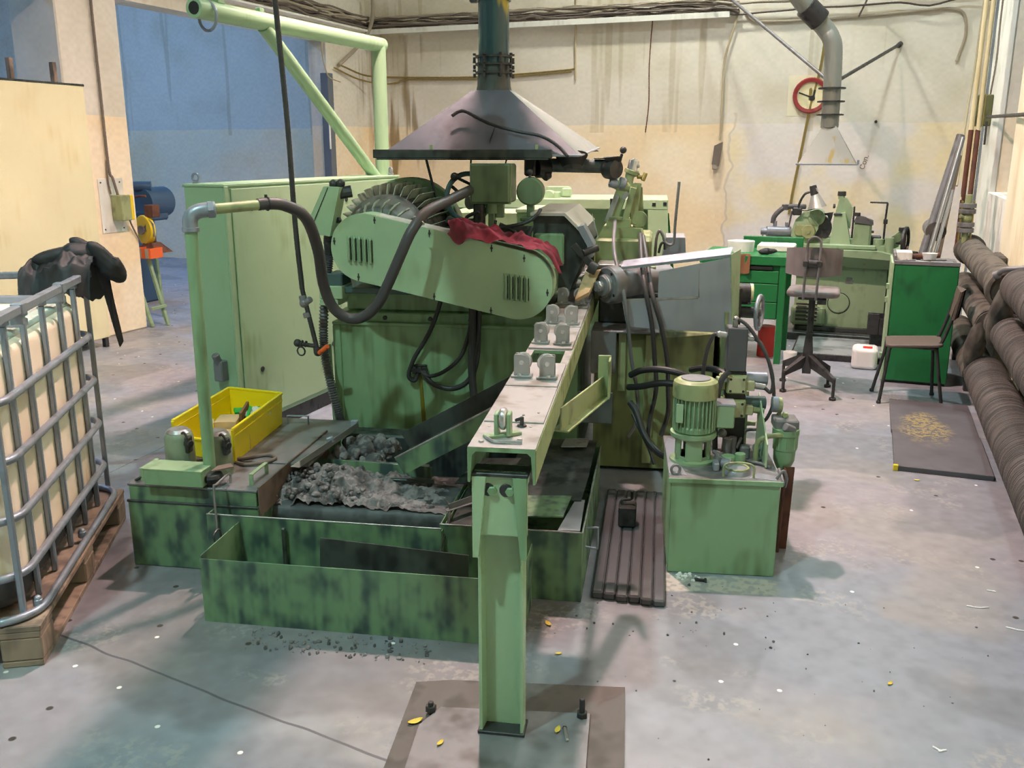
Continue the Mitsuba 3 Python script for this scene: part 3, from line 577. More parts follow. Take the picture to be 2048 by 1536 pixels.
# belt guard
L, Rr, r = np.array([-1.375, 1.248]), np.array([-.637, 1.087]), .160
from shapely.geometry import LineString
stad = LineString([L, Rr]).buffer(r, 24)
gd = obj('belt_guard', B().xz(stad, 4.205, 4.36), 'green_clean', cg)
obj('guard_seam', B().xz(Polygon(stad.buffer(.0015).exterior.coords, [stad.buffer(-.004).exterior.coords]), 4.216, 4.22), 'green_machine', gd)
obj('lit_top', B().hull([(L[0] + .03, y, L[1] + r + k - .006) for y in (4.21, 4.355) for k in (0, .003)] + [(-.93, y, 1.412 - .218 * (-.93 + 1.375) + k) for y in (4.21, 4.355) for k in (0, .003)]), 'dusty_top_lit', gd, 'pinkish lamp light painted over the dusty top')  # pale strip paints the pink lamp light on the guard top
ax = np.array([.977, -.213]); nrm = np.array([.213, .977])
for cxz, n, s in ((np.array([-1.395, 1.242]), 5, .026), (np.array([-.648, 1.078]), 5, .0245)):
    for i in range(n):
        c = cxz + np.array([1, -.10]) * (i - (n - 1) / 2) * s
        lv = B().hull([(c[0] - .009, 4.206, c[1] + .062), (c[0] - .009, 4.206, c[1] - .062), (c[0] + .010, 4.206, c[1] + .058), (c[0] + .010, 4.206, c[1] - .066), (c[0] + .009, 4.184, c[1] + .045), (c[0] + .009, 4.184, c[1] - .058), (c[0] + .003, 4.184, c[1] + .048), (c[0] + .003, 4.184, c[1] - .058)])
        k = obj('louvre', lv, 'green_grinder', gd)
        obj('slot', B().box(c[0] + .0095, c[0] + .0125, 4.196, 4.2055, c[1] - .055, c[1] + .048, 0), 'black', gd)
for q in (L + nrm * .14 + ax * .03, (L + Rr) / 2 + nrm * .14 - ax * .08, (L + Rr) / 2 + nrm * .14 + ax * .22, Rr + nrm * .13, L - nrm * .14, (L + Rr) / 2 - nrm * .145, Rr - nrm * .145 - ax * .1, Rr + ax * .14, L - ax * .145):
    obj('screw', B().cyl((q[0], 4.206, q[1]), (q[0], 4.200, q[1]), .006, n=10).box(q[0] - .002, q[0] + .002, 4.2, 4.205, q[1] - .016, q[1] + .016, 0), 'iron_dark', gd)
# motor behind the guard
C = np.array([-1.365, 0, 1.255])
mo = obj('motor', B().cyl(C + [0, 4.58, 0], C + [0, 5.02, 0], .225, n=40), 'iron_dark', cg)
obj('end_bell', B().lathe([(.02, 0), (.12, 0), (.165, .02), (.185, .07), (.195, .13), (.225, .17)], C + [0, 4.40, 0], (0, 1, 0), 40), 'fin_dark', mo)
for i in range(40):
    a = math.radians(i * 9); u = np.array([math.cos(a), 0, math.sin(a)]); w = np.array([-math.sin(a), 0, math.cos(a)])
    if math.sin(a) < -.45: continue
    fin = B().hull([C + u * ra + w * t + [0, y, 0] for ra, y in ((.215, 4.575), (.272, 4.60), (.278, 4.66), (.278, 4.96), (.215, 4.98)) for t in (-.0017, .0017)])
    obj('fin', fin, 'fin_paint', mo)
for i in range(14):
    a = math.radians(-10 + i * 15.4); u = np.array([math.cos(a), 0, math.sin(a)]); w = np.array([-math.sin(a), 0, math.cos(a)])
    obj('bell_rib', B().hull([C + u * ra + w * t + [0, y, 0] for ra, y in ((.12, 4.40), (.168, 4.408), (.192, 4.46), (.205, 4.55), (.15, 4.55)) for t in (-.004, .004)]), 'fin_paint', mo)
obj('fan_cowl', B().lathe([(.235, 0), (.292, .0), (.296, .01), (.296, .09), (.27, .16), (.0, .16)], C + [0, 4.985, 0], (0, 1, 0), 48), 'green_machine', mo)
obj('bell_lug', B().box(C[0] + .15, C[0] + .23, 4.44, 4.52, 1.30, 1.37, .01).cyl(C + [.19, 4.42, .08], C + [.19, 4.44, .08], .018, n=8), 'iron_dark', mo)
for k in range(5):
    obj('bolt', B().bolt(C + [-.215 + .012 * k * (k < 3), 4.43, .16 - .055 * k], (-.3, -1, 0), .016, .018), 'iron_dark', mo)
tb = obj('terminal_box', B().hull([(-1.715, y, 1.335) for y in (4.36, 4.47)] + [(-1.705, y, 1.30) for y in (4.36, 4.47)] + [(-1.595, y, 1.285) for y in (4.36, 4.47)] + [(-1.535, y, 1.52) for y in (4.36, 4.47)] + [(-1.615, y, 1.525) for y in (4.36, 4.47)]), 'green_clean', mo)
obj('box_seam', B().bar((-1.690, 4.358, 1.318), (-1.592, 4.358, 1.52), .004, .003, (0, 1, 0)), 'iron_dark', tb)
obj('cable_gland', B().sph((-1.585, 4.42, 1.535), .022, 1).sph((-1.548, 4.42, 1.537), .022, 1).cyl((-1.56, 4.42, 1.49), (-1.50, 4.44, 1.50), .03, n=10).cyl((-1.705, 4.36, 1.30), (-1.68, 4.36, 1.315), .014, n=8).cyl((-1.625, 4.42, 1.24), (-1.62, 4.42, 1.29), .026, n=14), 'iron_dark', tb)
# wheel head: blocks, pillar, box, disc
obj('wheel_head', B().box(-1.05, -.50, 4.55, 5.4, 1.0, 1.13, .01).box(-.62, -.47, 4.62, 5.0, 1.13, 1.29, .008).hull([(-1.16, 4.52, 1.0), (-.9, 4.52, 1.0), (-.98, 4.52, 1.23), (-.9, 4.52, 1.23), (-1.16, 4.7, 1.0), (-.9, 4.7, 1.0), (-.98, 4.7, 1.23), (-.9, 4.7, 1.23)]), 'green_machine', cg)
obj('wheel_housing', B().xz([(-.63, 1.0), (-.63, 1.39), (-.47, 1.39), (-.385, 1.31), (-.355, 1.22), (-.40, 1.10), (-.44, 1.0)], 4.66, 5.45), 'sheet_dark', cg)
obj('housing_cover', B().xz([(-.64, 1.392), (-.465, 1.392), (-.375, 1.305), (-.385, 1.295), (-.47, 1.378), (-.64, 1.378)], 4.62, 5.46), 'aluminium', cg)
obj('cover_flap', B().xz([(-.405, 1.325), (-.372, 1.335), (-.318, 1.24), (-.322, 1.18), (-.345, 1.17), (-.352, 1.235)], 4.60, 4.75), 'galv', cg)
obj('coolant_nozzle', B().bar((-.42, 4.60, 1.24), (-.325, 4.60, 1.14), .035, .035).cyl((-.37, 4.58, 1.20), (-.30, 4.62, 1.225), .018, n=12).cyl((-.34, 4.57, 1.14), (-.30, 4.57, 1.12), .03, n=12), 'iron_dark', cg)
obj('work_blade_slide', B().hull([(-.40, 4.50, .98), (-.33, 4.50, 1.02), (-.28, 4.62, 1.12), (-.36, 4.62, 1.10), (-.385, 4.52, .97), (-.33, 4.52, 1.0)]), 'card', cg)
pc = obj('control_box', B().box(-.940, -.742, 4.60, 4.83, 1.437, 1.628, .008), 'green_box', cg)
obj('lid_seam', B().box(-.945, -.737, 4.62, 4.628, 1.433, 1.632, .002), 'green_machine', pc)
obj('pillar', B().box(-.868, -.835, 4.70, 4.74, 1.12, 1.437, .004).box(-.832, -.79, 4.71, 4.75, 1.36, 1.437, .004).cyl((-.85, 4.70, 1.38), (-.85, 4.70, 1.437), .03, n=14), 'green_grinder', cg)
obj('gauge_disc', B().lathe([(0, 0), (.063, 0), (.069, .006), (.072, .05), (.068, .058), (0, .058)], (-.654, 4.70, 1.492), (0, 1, 0), 36).box(-.672, -.636, 4.72, 4.76, 1.36, 1.43, .004).box(-.70, -.62, 4.68, 4.80, 1.345, 1.365, .004), 'green_box', cg, 'dark green round disc on its bracket')
obj('knob', B().sph((-.655, 4.71, 1.588), .016, 2).cyl((-.655, 4.71, 1.55), (-.655, 4.71, 1.59), .007, n=8), 'iron_dark', cg)
# feed handwheel and levers left of the box
hw = obj('handwheel', B().torus((-1.02, 4.95, 1.448), (.55, -.8, .1), .125, .0135, 40, 10, 60, 330), 'teal_dark', cg, 'dark blue-grey handwheel rim')
obj('spoke', B().tube([(-1.105, 4.93, 1.505), (-1.06, 4.90, 1.475), (-.985, 4.86, 1.44)], .009, 8), 'iron_dark', hw)
obj('hub', B().cyl((-1.0, 4.84, 1.425), (-.93, 4.92, 1.435), .034, n=18), 'aluminium', hw)
obj('lever', B().cyl((-1.045, 4.75, 1.56), (-.90, 4.85, 1.48), .0075, n=8).sph((-1.05, 4.745, 1.563), .021, 2), 'iron_dark', cg)
b = B()
for i, (x, z) in enumerate(((-1.0, 1.31), (-.96, 1.285), (-.93, 1.25), (-.90, 1.30), (-.885, 1.27), (-.90, 1.21), (-.875, 1.23), (-.93, 1.20))):
    b.cyl((x, 4.62, z), (x + .035, 4.60, z - .03), .010, n=10).sph((x, 4.62, z), .011, 1)
obj('valve_bank', b, 'aluminium', cg, 'bright fittings and levers')
b = B()
for i in range(9):
    b.bar((-1.0 + .017 * i, 4.58, 1.28 - .005 * i), (-.97 + .02 * i, 4.57, 1.16), .008, .012)
b.box(-1.03, -.90, 4.60, 4.70, 1.12, 1.34, .01).bar((-1.06, 4.60, 1.36), (-.97, 4.60, 1.315), .05, .035).box(-.80, -.63, 4.55, 4.62, 1.13, 1.33, .02).box(-.93, -.88, 4.62, 4.7, 1.30, 1.44, .01)
obj('valve_block', b, 'iron_dark', cg)
obj('oil_tubes', B().tube([(-.78, 4.54, 1.34), (-.70, 4.53, 1.30), (-.675, 4.54, 1.20), (-.70, 4.55, 1.12)], .010, 8).tube([(-.80, 4.54, 1.36), (-.815, 4.53, 1.25), (-.81, 4.54, 1.16)], .007, 8).tube([(-.62, 4.55, 1.33), (-.66, 4.53, 1.22), (-.65, 4.54, 1.14)], .012, 8).tube([(-.89, 4.56, 1.40), (-.96, 4.58, 1.36), (-.92, 4.57, 1.27)], .009, 8), 'rubber', cg)
obj('control_cable', B().tube([(-1.03, 4.56, 1.288), (-.95, 4.54, 1.305), (-.85, 4.53, 1.318), (-.74, 4.53, 1.33), (-.65, 4.54, 1.35), (-.60, 4.56, 1.385), (-.585, 4.60, 1.41)], .009, 8), 'rubber', cg)
obj('slide_block', B().box(-.80, -.50, 4.42, 4.60, 1.0, 1.14, .006), 'green_machine', cg)
obj('spindle_cap', B().cyl((-.56, 4.46, 1.14), (-.56, 4.46, 1.162), .03, n=18), 'brass', cg)

# right-hand side: regulating wheel head on its base
b = B().hull([(-.315, 4.80, .02), (.30, 4.80, .02), (-.315, 4.80, .70), (.30, 4.80, .77), (-.315, 4.86, .78), (.31, 4.86, .785), (.36, 5.9, .02), (.36, 5.9, .785), (-.315, 5.9, .02), (-.315, 5.9, .78)])
obj('regulating_base', b, 'olive_machine', cg)
obj('base_flange', B().box(-.19, -.15, 4.775, 4.80, .45, .77, .003).box(-.05, .0, 4.78, 4.80, .05, .76, .004), 'green_olive', cg)
obj('swarf_cover', B().box(-.33, .02, 4.72, 4.98, .775, .785, .002).box(-.33, -.20, 4.72, 4.78, .56, .78, .003), 'steel_plate', cg)
obj('regulating_head', B().box(-.345, -.04, 4.98, 5.6, .90, 1.235, .012).hull([(-.36, 4.90, .98), (-.335, 4.86, .98), (-.335, 4.88, 1.20), (-.36, 4.95, 1.22), (-.33, 5.5, 1.22), (-.33, 5.5, .98)]), 'olive_machine', cg)
obj('saddle', B().box(-.31, .35, 4.95, 5.6, .785, .95, .01), 'iron_dark', cg)
obj('name_plate', B().box(-.225, -.185, 4.974, 4.981, 1.055, 1.068, .001), 'aluminium', cg)
obj('head_top', B().box(-.315, -.085, 4.80, 5.0, 1.10, 1.122, .006), 'steel', cg)
d = np.array([.74, .67, .02]); o = np.array([-.262, 4.585, 1.04])
sn = obj('spindle_nose', B().lathe([(0, -.055), (.022, -.055), (.026, -.05), (.026, -.02), (.050, -.018), (.054, -.010), (.054, .012), (.086, .014), (.094, .022), (.096, .075), (.09, .08), (.07, .085), (.07, .42)], o, d, 40), 'steel_plate', cg)
obj('nose_ring', B().lathe([(.0545, -.008), (.0575, -.004), (.0575, .010), (.0545, .012)], o, d, 40).lathe([(.027, -.045), (.029, -.043), (.029, -.022), (.027, -.020)], o, d, 32), 'steel_bright', sn)
for k in range(4):
    a, e, _ = orient(d); th = math.radians(35 + 90 * k); q = o + d * .013 + .074 * (math.cos(th) * a + math.sin(th) * e)
    obj('bore', B().cyl(q, q - d * .002, .008, n=12), 'black', sn)
obj('yellow_clip', B().box(-.205, -.192, 4.60, 4.61, .985, 1.02, .002), 'brass', cg)
obj('arm_cylinder', B().cyl((-.19, 4.70, 1.035), (.05, 4.90, 1.045), .062, n=24), 'galv', cg)
obj('arm_ring', B().cyl((-.075, 4.796, 1.038), (-.055, 4.812, 1.039), .066, n=24).box(-.04, -.01, 4.76, 4.80, .97, 1.12, .004), 'green_olive', cg)
obj('grease_cap', B().sph((-.030, 4.74, 1.03), .018, 2), 'galv', cg)
# sheet guard
sg = obj('splash_guard', B().xz([(.005, 1.115), (.345, 1.190), (.372, .815), (.045, .825), (-.145, .835), (-.172, .965), (.005, .985)], 4.60, 4.604), 'sheet', cg, 'bluish grey sheet-metal splash guard')
obj('upper_lip', B().hull([(-.185, 4.62, 1.130), (.345, 4.60, 1.205), (.36, 4.66, 1.235), (-.17, 4.68, 1.158), (-.185, 4.62, 1.118), (.345, 4.60, 1.19)]), 'galv', sg)
obj('end_return', B().hull([(.345, 4.60, 1.205), (.350, 4.60, 1.205), (.372, 4.60, .815), (.376, 4.60, .815), (.405, 4.80, 1.21), (.41, 4.80, 1.21), (.415, 4.80, .83), (.42, 4.80, .83)]), 'green_grinder', sg)
obj('fold', B().bar((-.172, 4.602, .967), (.20, 4.598, .990), .004, .012).bar((.205, 4.598, .99), (.20, 4.598, 1.13), .004, .004), 'steel', sg)
obj('latch', B().box(.335, .352, 4.588, 4.60, .86, .925, .002).box(.338, .356, 4.585, 4.60, .835, .862, .002), 'green_olive', sg)
obj('corner_post', B().box(.385, .40, 4.82, 4.84, 0, .83, .003), 'green_deep', cg)
obj('right_door', B().box(.34, .41, 4.86, 5.5, .05, .80, .004), 'green_machine', cg)
# feed drive with handwheel at the right end
fd = obj('feed_drive', B().cyl((.40, 4.86, .975), (.475, 4.86, .975), .055, n=20).box(.36, .43, 4.80, 4.92, .80, 1.02, .01).cyl((.43, 4.84, .885), (.50, 4.84, .885), .028, n=16), 'iron_dark', cg)
obj('gauge', B().cyl((.47, 4.86, .985), (.49, 4.86, .985), .045, n=22), 'enamel', fd)
obj('wheel_rim', B().torus((.525, 4.84, .883), (.95, -.3, 0), .085, .011, 36, 10), 'galv', fd)
obj('wheel_hub', B().cyl((.50, 4.84, .885), (.535, 4.83, .885), .022, n=14), 'steel_plate', fd)
obj('oil_cup', B().cyl((.46, 4.84, .94), (.475, 4.84, .945), .02, n=12), 'steel_plate', fd)
for k in range(3):
    a, e, _ = orient((.95, -.3, 0)); th = math.radians(40 + 120 * k)
    obj('wheel_spoke', B().cyl((.525, 4.84, .883), np.array([.525, 4.84, .883]) + .08 * (math.cos(th) * a + math.sin(th) * e), .006, n=8), 'steel_plate', fd)
# dressing attachment
dr_ = obj('dresser', B().hull([(-.33, 5.05, 1.235), (-.08, 5.05, 1.225), (-.30, 5.05, 1.295), (-.10, 5.05, 1.285), (-.33, 5.3, 1.235), (-.08, 5.3, 1.225), (-.30, 5.3, 1.295), (-.10, 5.3, 1.285)]).box(-.285, -.155, 5.06, 5.20, 1.285, 1.335, .004).box(-.27, -.20, 5.04, 5.10, 1.33, 1.345, .002), 'green_olive', cg)
obj('column', B().bar((-.265, 5.12, 1.31), (-.195, 5.14, 1.52), .065, .05, (0, 1, 0)).bar((-.20, 5.10, 1.27), (-.145, 5.11, 1.50), .035, .04, (0, 1, 0)).bar((-.145, 5.14, 1.30), (-.125, 5.16, 1.52), .04, .05, (0, 1, 0)), 'green_olive', dr_)
obj('column_face', B().bar((-.285, 5.08, 1.315), (-.232, 5.09, 1.46), .03, .006, (0, 1, 0)).bar((-.20, 5.075, 1.44), (-.175, 5.075, 1.475), .025, .006, (0, 1, 0)), 'steel', dr_)
obj('slide_cylinder', B().cyl((-.245, 5.12, 1.52), (-.135, 5.14, 1.485), .030, n=20), 'green_olive', dr_)
obj('cylinder_nose', B().cyl((-.275, 5.10, 1.527), (-.235, 5.11, 1.517), .027, n=18).cyl((-.225, 5.11, 1.525), (-.195, 5.12, 1.515), .033, n=18), 'galv', dr_)
obj('top_spindle', B().cyl((-.18, 5.14, 1.50), (-.168, 5.15, 1.575), .026, .024, n=18).cyl((-.165, 5.15, 1.57), (-.158, 5.15, 1.59), .040, n=18).cyl((-.19, 5.14, 1.55), (-.12, 5.15, 1.575), .013, n=10), 'green_olive', dr_)
obj('micrometer', B().cyl((-.160, 5.15, 1.585), (-.148, 5.155, 1.642), .028, n=22).cyl((-.148, 5.155, 1.64), (-.146, 5.155, 1.65), .015, n=14).bolt((-.13, 5.14, 1.61), (1, -.4, 0), .009, .01), 'steel_bright', dr_)
obj('lever', B().cyl((-.25, 5.11, 1.53), (-.213, 5.09, 1.675), .0075, n=8).sph((-.207, 5.088, 1.695), .0185, 2), 'iron_dark', dr_)
obj('clamp_screw', B().cyl((-.10, 5.14, 1.535), (-.085, 5.15, 1.575), .012, n=10).cyl((-.13, 5.14, 1.555), (-.09, 5.15, 1.553), .011, n=10), 'brass', dr_)
obj('side_plate', B().hull([(-.12, 5.16, 1.50), (-.10, 5.16, 1.50), (-.145, 5.16, 1.28), (-.085, 5.16, 1.28), (-.12, 5.19, 1.50), (-.10, 5.19, 1.50), (-.145, 5.19, 1.28), (-.085, 5.19, 1.28)]).cyl((-.112, 5.12, 1.33), (-.112, 5.16, 1.33), .045, n=18), 'green_olive', dr_)
obj('splash_blade', B().hull([(-.345, 5.0, 1.30), (-.32, 5.0, 1.23), (-.36, 5.0, 1.365), (-.345, 5.03, 1.30), (-.32, 5.03, 1.23), (-.36, 5.03, 1.365)]), 'sheet', dr_)
obj('coolant_can', B().hull([(.02, 5.5, 1.08), (.16, 5.5, 1.08), (.04, 5.5, 1.20), (.15, 5.5, 1.20), (.02, 5.8, 1.08), (.16, 5.8, 1.08), (.04, 5.8, 1.20), (.15, 5.8, 1.20)]), 'sheet', cg)
obj('bent_oil_pipe', B().tube([(-.02, 5.42, 1.10), (-.015, 5.42, 1.20), (.0, 5.42, 1.245), (.02, 5.42, 1.22), (.035, 5.42, 1.18), (.065, 5.42, 1.165), (.085, 5.42, 1.19), (.088, 5.42, 1.30), (.10, 5.42, 1.52)], .008, 8, 6), 'steel_plate', cg)
obj('return_pipe', B().tube([(.0, 5.40, 1.12), (.012, 5.40, 1.17), (.03, 5.40, 1.18), (.035, 5.40, 1.14)], .007, 8), 'iron_dark', cg)
obj('end_rod', B().cyl((-.30, 5.9, 1.22), (-.305, 5.9, 1.40), .008, n=8), 'iron_dark', cg)

def grid_mesh(fn, n, m):
    """A sheet: fn(s, t) -> x, y, z over n x m points."""
    u, v = np.meshgrid(np.linspace(0, 1, n), np.linspace(0, 1, m), indexing='ij'); idx = np.arange(n * m).reshape(n, m)
    f = np.concatenate([np.stack([idx[:-1, :-1], idx[1:, :-1], idx[1:, 1:]], -1).reshape(-1, 3), np.stack([idx[:-1, :-1], idx[1:, 1:], idx[:-1, 1:]], -1).reshape(-1, 3)])
    return trimesh.Trimesh(np.stack(fn(u, v), -1).reshape(-1, 3), f, process=False)
def rag(s, t):
    top = 1.345 - .218 * .515 * s - .10 * np.clip((s - .80) / .20, 0, 1) ** 2              # follows the top of the guard
    fold = .085 * (meshkit.fbm(np.stack([s * 8, t * 3.5, s * 0], -1), 3) - .36)
    hang = np.clip(.30 - t, 0, 1) / .30
    return (-.965 + s * .515 + .01 * np.sin(14 * t), 4.185 + .17 * t - .012 * np.sin(11 * s) * hang, top + .018 + fold * (1 - .5 * hang) - hang * (.018 + .05 * np.exp(-((s - .10) / .09) ** 2) + .02 * np.exp(-((s - .33) / .08) ** 2)))
obj('red_rag', grid_mesh(rag, 90, 26), 'cloth_red', None, 'crumpled red rag draped along the top of the belt guard', 'rag', smooth=True)

# ------------------------------------------------------------------ loose hoses and cables round the machine
def hose(name, label, cat, pts, r, mat='rubber', group=None, n=10):
    return obj(name, B().tube(pts, r, n), mat, None, label, cat, group)
fc = thing('flexible_conduit', 'ribbed dark metal conduit hanging from the motor terminal box to the floor', 'conduit')
FP = smooth_path([(-1.622, 4.42, 1.25), (-1.63, 4.42, 1.15), (-1.655, 4.42, 1.0), (-1.675, 4.42, .80), (-1.672, 4.42, .66), (-1.645, 4.42, .50), (-1.615, 4.42, .36), (-1.60, 4.42, .30)], 10)
seg = np.linspace(0, len(FP) - 1, 330); PP = np.stack([np.interp(seg, np.arange(len(FP)), FP[:, k]) for k in range(3)], 1)
obj('ribbed_hose', B().add(tube_mesh(PP, .0215 + .0040 * np.sin(np.arange(330) * 2 * np.pi / 4.0), 14, 1)), 'conduit_metal', fc)
obj('collar', B().cyl((-1.622, 4.42, 1.19), (-1.622, 4.42, 1.262), .026, n=16), 'black', fc)
hose('cable', 'black cable bowing left down the front of the machine base from the guard', 'cable', [(-1.05, 4.44, 1.06), (-1.07, 4.45, .95), (-1.13, 4.46, .80), (-1.215, 4.465, .66), (-1.245, 4.465, .57), (-1.215, 4.47, .545), (-1.20, 4.48, .585)], .011)
hose('cable', 'black cable looping from the three glands to the right, upper of the two', 'cable', [(-1.185, 4.47, .60), (-1.14, 4.455, .575), (-1.06, 4.45, .60), (-.97, 4.45, .68), (-.925, 4.45, .80), (-.90, 4.45, .95)], .010)
hose('cable', 'black cable looping low from the three glands to the right, lower of the two', 'cable', [(-1.165, 4.47, .598), (-1.12, 4.45, .54), (-1.02, 4.445, .515), (-.93, 4.44, .56), (-.88, 4.44, .68), (-.87, 4.44, .95)], .013)
hose('coolant_line', 'thick black hose dropping straight from the guard into the chute', 'hose', [(-.895, 4.42, 1.02), (-.90, 4.42, .80), (-.905, 4.42, .62), (-.885, 4.40, .46), (-.84, 4.36, .37)], .019)
hose('coolant_line', 'slimmer black hose dropping beside the thick one from the guard', 'hose', [(-.865, 4.43, 1.0), (-.868, 4.43, .85), (-.885, 4.43, .72), (-.90, 4.44, .58)], .012)
gl = obj('cable_gland_strip', B().box(-1.225, -1.155, 4.485, 4.50, .575, .625, .004).cyl((-1.215, 4.49, .60), (-1.215, 4.46, .60), .017, n=12).cyl((-1.19, 4.49, .60), (-1.19, 4.46, .602), .015, n=12).cyl((-1.165, 4.49, .60), (-1.165, 4.46, .60), .017, n=12), 'black', cg)
for dx, ph, lb in ((0, 0, 'pale oil pipe running down the front of the regulating base, leftmost of the three'), (.10, 1, 'dark oil pipe running down past the splash guard, middle of the three'), (.125, 2, 'dark oil hose running down past the splash guard, rightmost of the three')):
    P0 = [(-.235, 5.0, 1.33), (-.225, 4.75, 1.20), (-.165, 4.55, 1.02), (-.135, 4.56, .84), (-.115, 4.62, .66), (-.085, 4.66, .50), (-.075, 4.66, .34), (-.12, 4.64, .24)] if ph == 0 else \
         [(-.10, 5.0, 1.26), (-.085, 4.75, 1.16), (-.06, 4.56, 1.04), (-.02, 4.55, .86), (.0, 4.60, .68), (.015, 4.66, .50), (-.01, 4.68, .34), (-.02, 4.66, .22)] if ph == 1 else \
         [(-.085, 5.0, 1.25), (-.055, 4.75, 1.14), (-.02, 4.55, 1.0), (.03, 4.55, .84), (.065, 4.60, .66), (.075, 4.66, .50), (.08, 4.70, .36), (.05, 4.70, .24)]
    hose('oil_pipe', lb, 'pipe', P0, .0095 if ph == 0 else .0115, 'steel_plate' if ph == 0 else 'hose')
for lb, P in (('black hydraulic hose arching from the machine base to the right, upper of the pair', [(-.115, 4.60, .585), (-.06, 4.52, .63), (.03, 4.45, .655), (.13, 4.42, .645), (.20, 4.42, .61), (.27, 4.35, .58)]),
              ('black hydraulic hose arching from the machine base to the right, lower of the pair', [(-.125, 4.62, .515), (-.06, 4.53, .545), (.03, 4.45, .585), (.11, 4.42, .59), (.19, 4.40, .565), (.25, 4.35, .53)]),
              ('black hose drooping low from the machine base towards the hydraulic tank', [(-.115, 4.60, .44), (-.08, 4.56, .40), (-.035, 4.50, .30), (.03, 4.44, .235), (.09, 4.36, .235), (.14, 4.25, .30), (.16, 4.12, .44)]),
              ('thin black hose hanging loose below the drooping one', [(-.10, 4.60, .38), (-.06, 4.55, .31), (-.01, 4.50, .23), (.02, 4.46, .16)]),
              ('dark hose crossing behind the valve stack from the machine base', [(.19, 4.70, .60), (.24, 4.60, .635), (.32, 4.50, .645), (.38, 4.40, .61), (.40, 4.20, .55)])):
    hose('hydraulic_hose', lb, 'hose', P, .0165 if 'thin' not in lb else .008)
wp = thing('air_line', 'thin dark steel line dropping from the roof with valves at its lower end', 'pipe')
obj('line', B().tube([(-1.80, 4.26, 3.2), (-1.79, 4.27, 2.8), (-1.776, 4.29, 2.36), (-1.755, 4.30, 1.81), (-1.745, 4.30, 1.34), (-1.728, 4.30, 1.03)], .0125, 10).cyl((-1.728, 4.30, 1.03), (-1.668, 4.30, .735), .0115, n=10).cyl((-2.05, 3.9, 6.8), (-1.80, 4.26, 3.2), .0125, n=8), 'iron_dark', wp)
obj('tee', B().sph((-1.722, 4.30, .962), .024, 2).cyl((-1.729, 4.30, 1.0), (-1.725, 4.30, .975), .019, n=12).cyl((-1.722, 4.30, .96), (-1.680, 4.28, .985), .016, n=12).cyl((-1.714, 4.30, .915), (-1.708, 4.30, .89), .019, n=12), 'steel_plate', wp)
obj('elbow', B().sph((-1.664, 4.30, .715), .021, 2).cyl((-1.668, 4.30, .74), (-1.664, 4.30, .715), .020, n=12), 'iron_dark', wp)
obj('copper_stub', B().cyl((-1.655, 4.29, .713), (-1.60, 4.27, .755), .0125, n=12), 'orange', wp)
obj('ball_valve', B().cyl((-1.79, 4.34, .748), (-1.69, 4.33, .74), .011, n=12).sph((-1.785, 4.34, .75), .02, 2).cyl((-1.765, 4.34, .748), (-1.758, 4.34, .747), .019, n=12).cyl((-1.745, 4.34, .747), (-1.738, 4.34, .746), .017, n=12).torus((-1.762, 4.325, .712), (.2, 1, 0), .022, .004, 18, 6), 'iron_dark', wp)
hose('drain_pipe', 'thin green pipe standing behind the ribbed conduit', 'pipe', [(-1.665, 4.47, .72), (-1.662, 4.47, .5), (-1.655, 4.47, .30)], .010, 'green_machine')

# ------------------------------------------------------------------ extraction hood over the grinder
hd = thing('extraction_hood', 'large grey extraction hood over the grinding machine with a black bar along its front rim', 'hood')
x0, x1, y0, y1, zb = -1.462, -.412, 4.80, 5.76, 1.668
tx0, tx1, ty0, ty1, zt = -1.035, -.835, 5.17, 5.36, 2.012
def quad(b, q, th=.003):
    q = [np.array(v, float) for v in q]; n = np.cross(q[1] - q[0], q[2] - q[0]); n /= np.linalg.norm(n)
    return b.hull([v + n * k for v in q for k in (0, -th)])
obj('front_panel', quad(B(), [(x0, y0, zb), (x1, y0, zb), (tx1, ty0, zt), (tx0, ty0, zt)]), 'hood_grey', hd)
obj('right_panel', quad(B(), [(x1, y0, zb), (x1 + .03, y1, zb + .04), (tx1, ty1, zt), (tx1, ty0, zt)]), 'hood_lit', hd)
obj('left_panel', quad(B(), [(x0, y1, zb), (x0, y0, zb), (tx0, ty0, zt), (tx0, ty1, zt)]), 'hood_grey', hd)
obj('rear_panel', quad(B(), [(x1 + .03, y1, zb + .02), (x0, y1, zb), (tx0, ty1, zt), (tx1, ty1, zt)]), 'hood_grey', hd)
obj('rim', B().bar((x0, y0, zb), (x1, y0, zb), .02, .012).bar((x1, y0, zb), (x1 + .03, y1, zb + .04), .02, .008), 'sheet', hd)
lb = obj('lamp_bar', B().box(-1.488, -.552, 4.765, 4.797, 1.655, 1.698, .003).box(-1.47, -.57, 4.767, 4.795, 1.646, 1.656, .002), 'sheet_dark', hd)
obj('clip', B().box(-1.19, -1.175, 4.79, 4.80, 1.698, 1.722, .001), 'green_olive', hd)
obj('clip', B().box(-.64, -.625, 4.79, 4.80, 1.698, 1.722, .001), 'green_olive', hd)
obj('hood_cable', B().tube([(-1.10, 5.01, 1.905), (-1.07, 5.03, 1.925), (-1.03, 5.03, 1.925), (-.90, 4.985, 1.865), (-.75, 4.95, 1.825), (-.62, 4.925, 1.80), (-.53, 4.88, 1.755), (-.47, 4.83, 1.70)], .0085, 8).move((0, -.075, -.035)), 'rubber', hd)
obj('tear', B().hull([(-.87, 4.952, 1.835), (-.866, 4.952, 1.838), (-.892, 4.90, 1.76), (-.89, 4.90, 1.758), (-.885, 4.86, 1.735), (-.88, 4.93, 1.80)]).move((0, -.012, -.012)), 'black', hd)
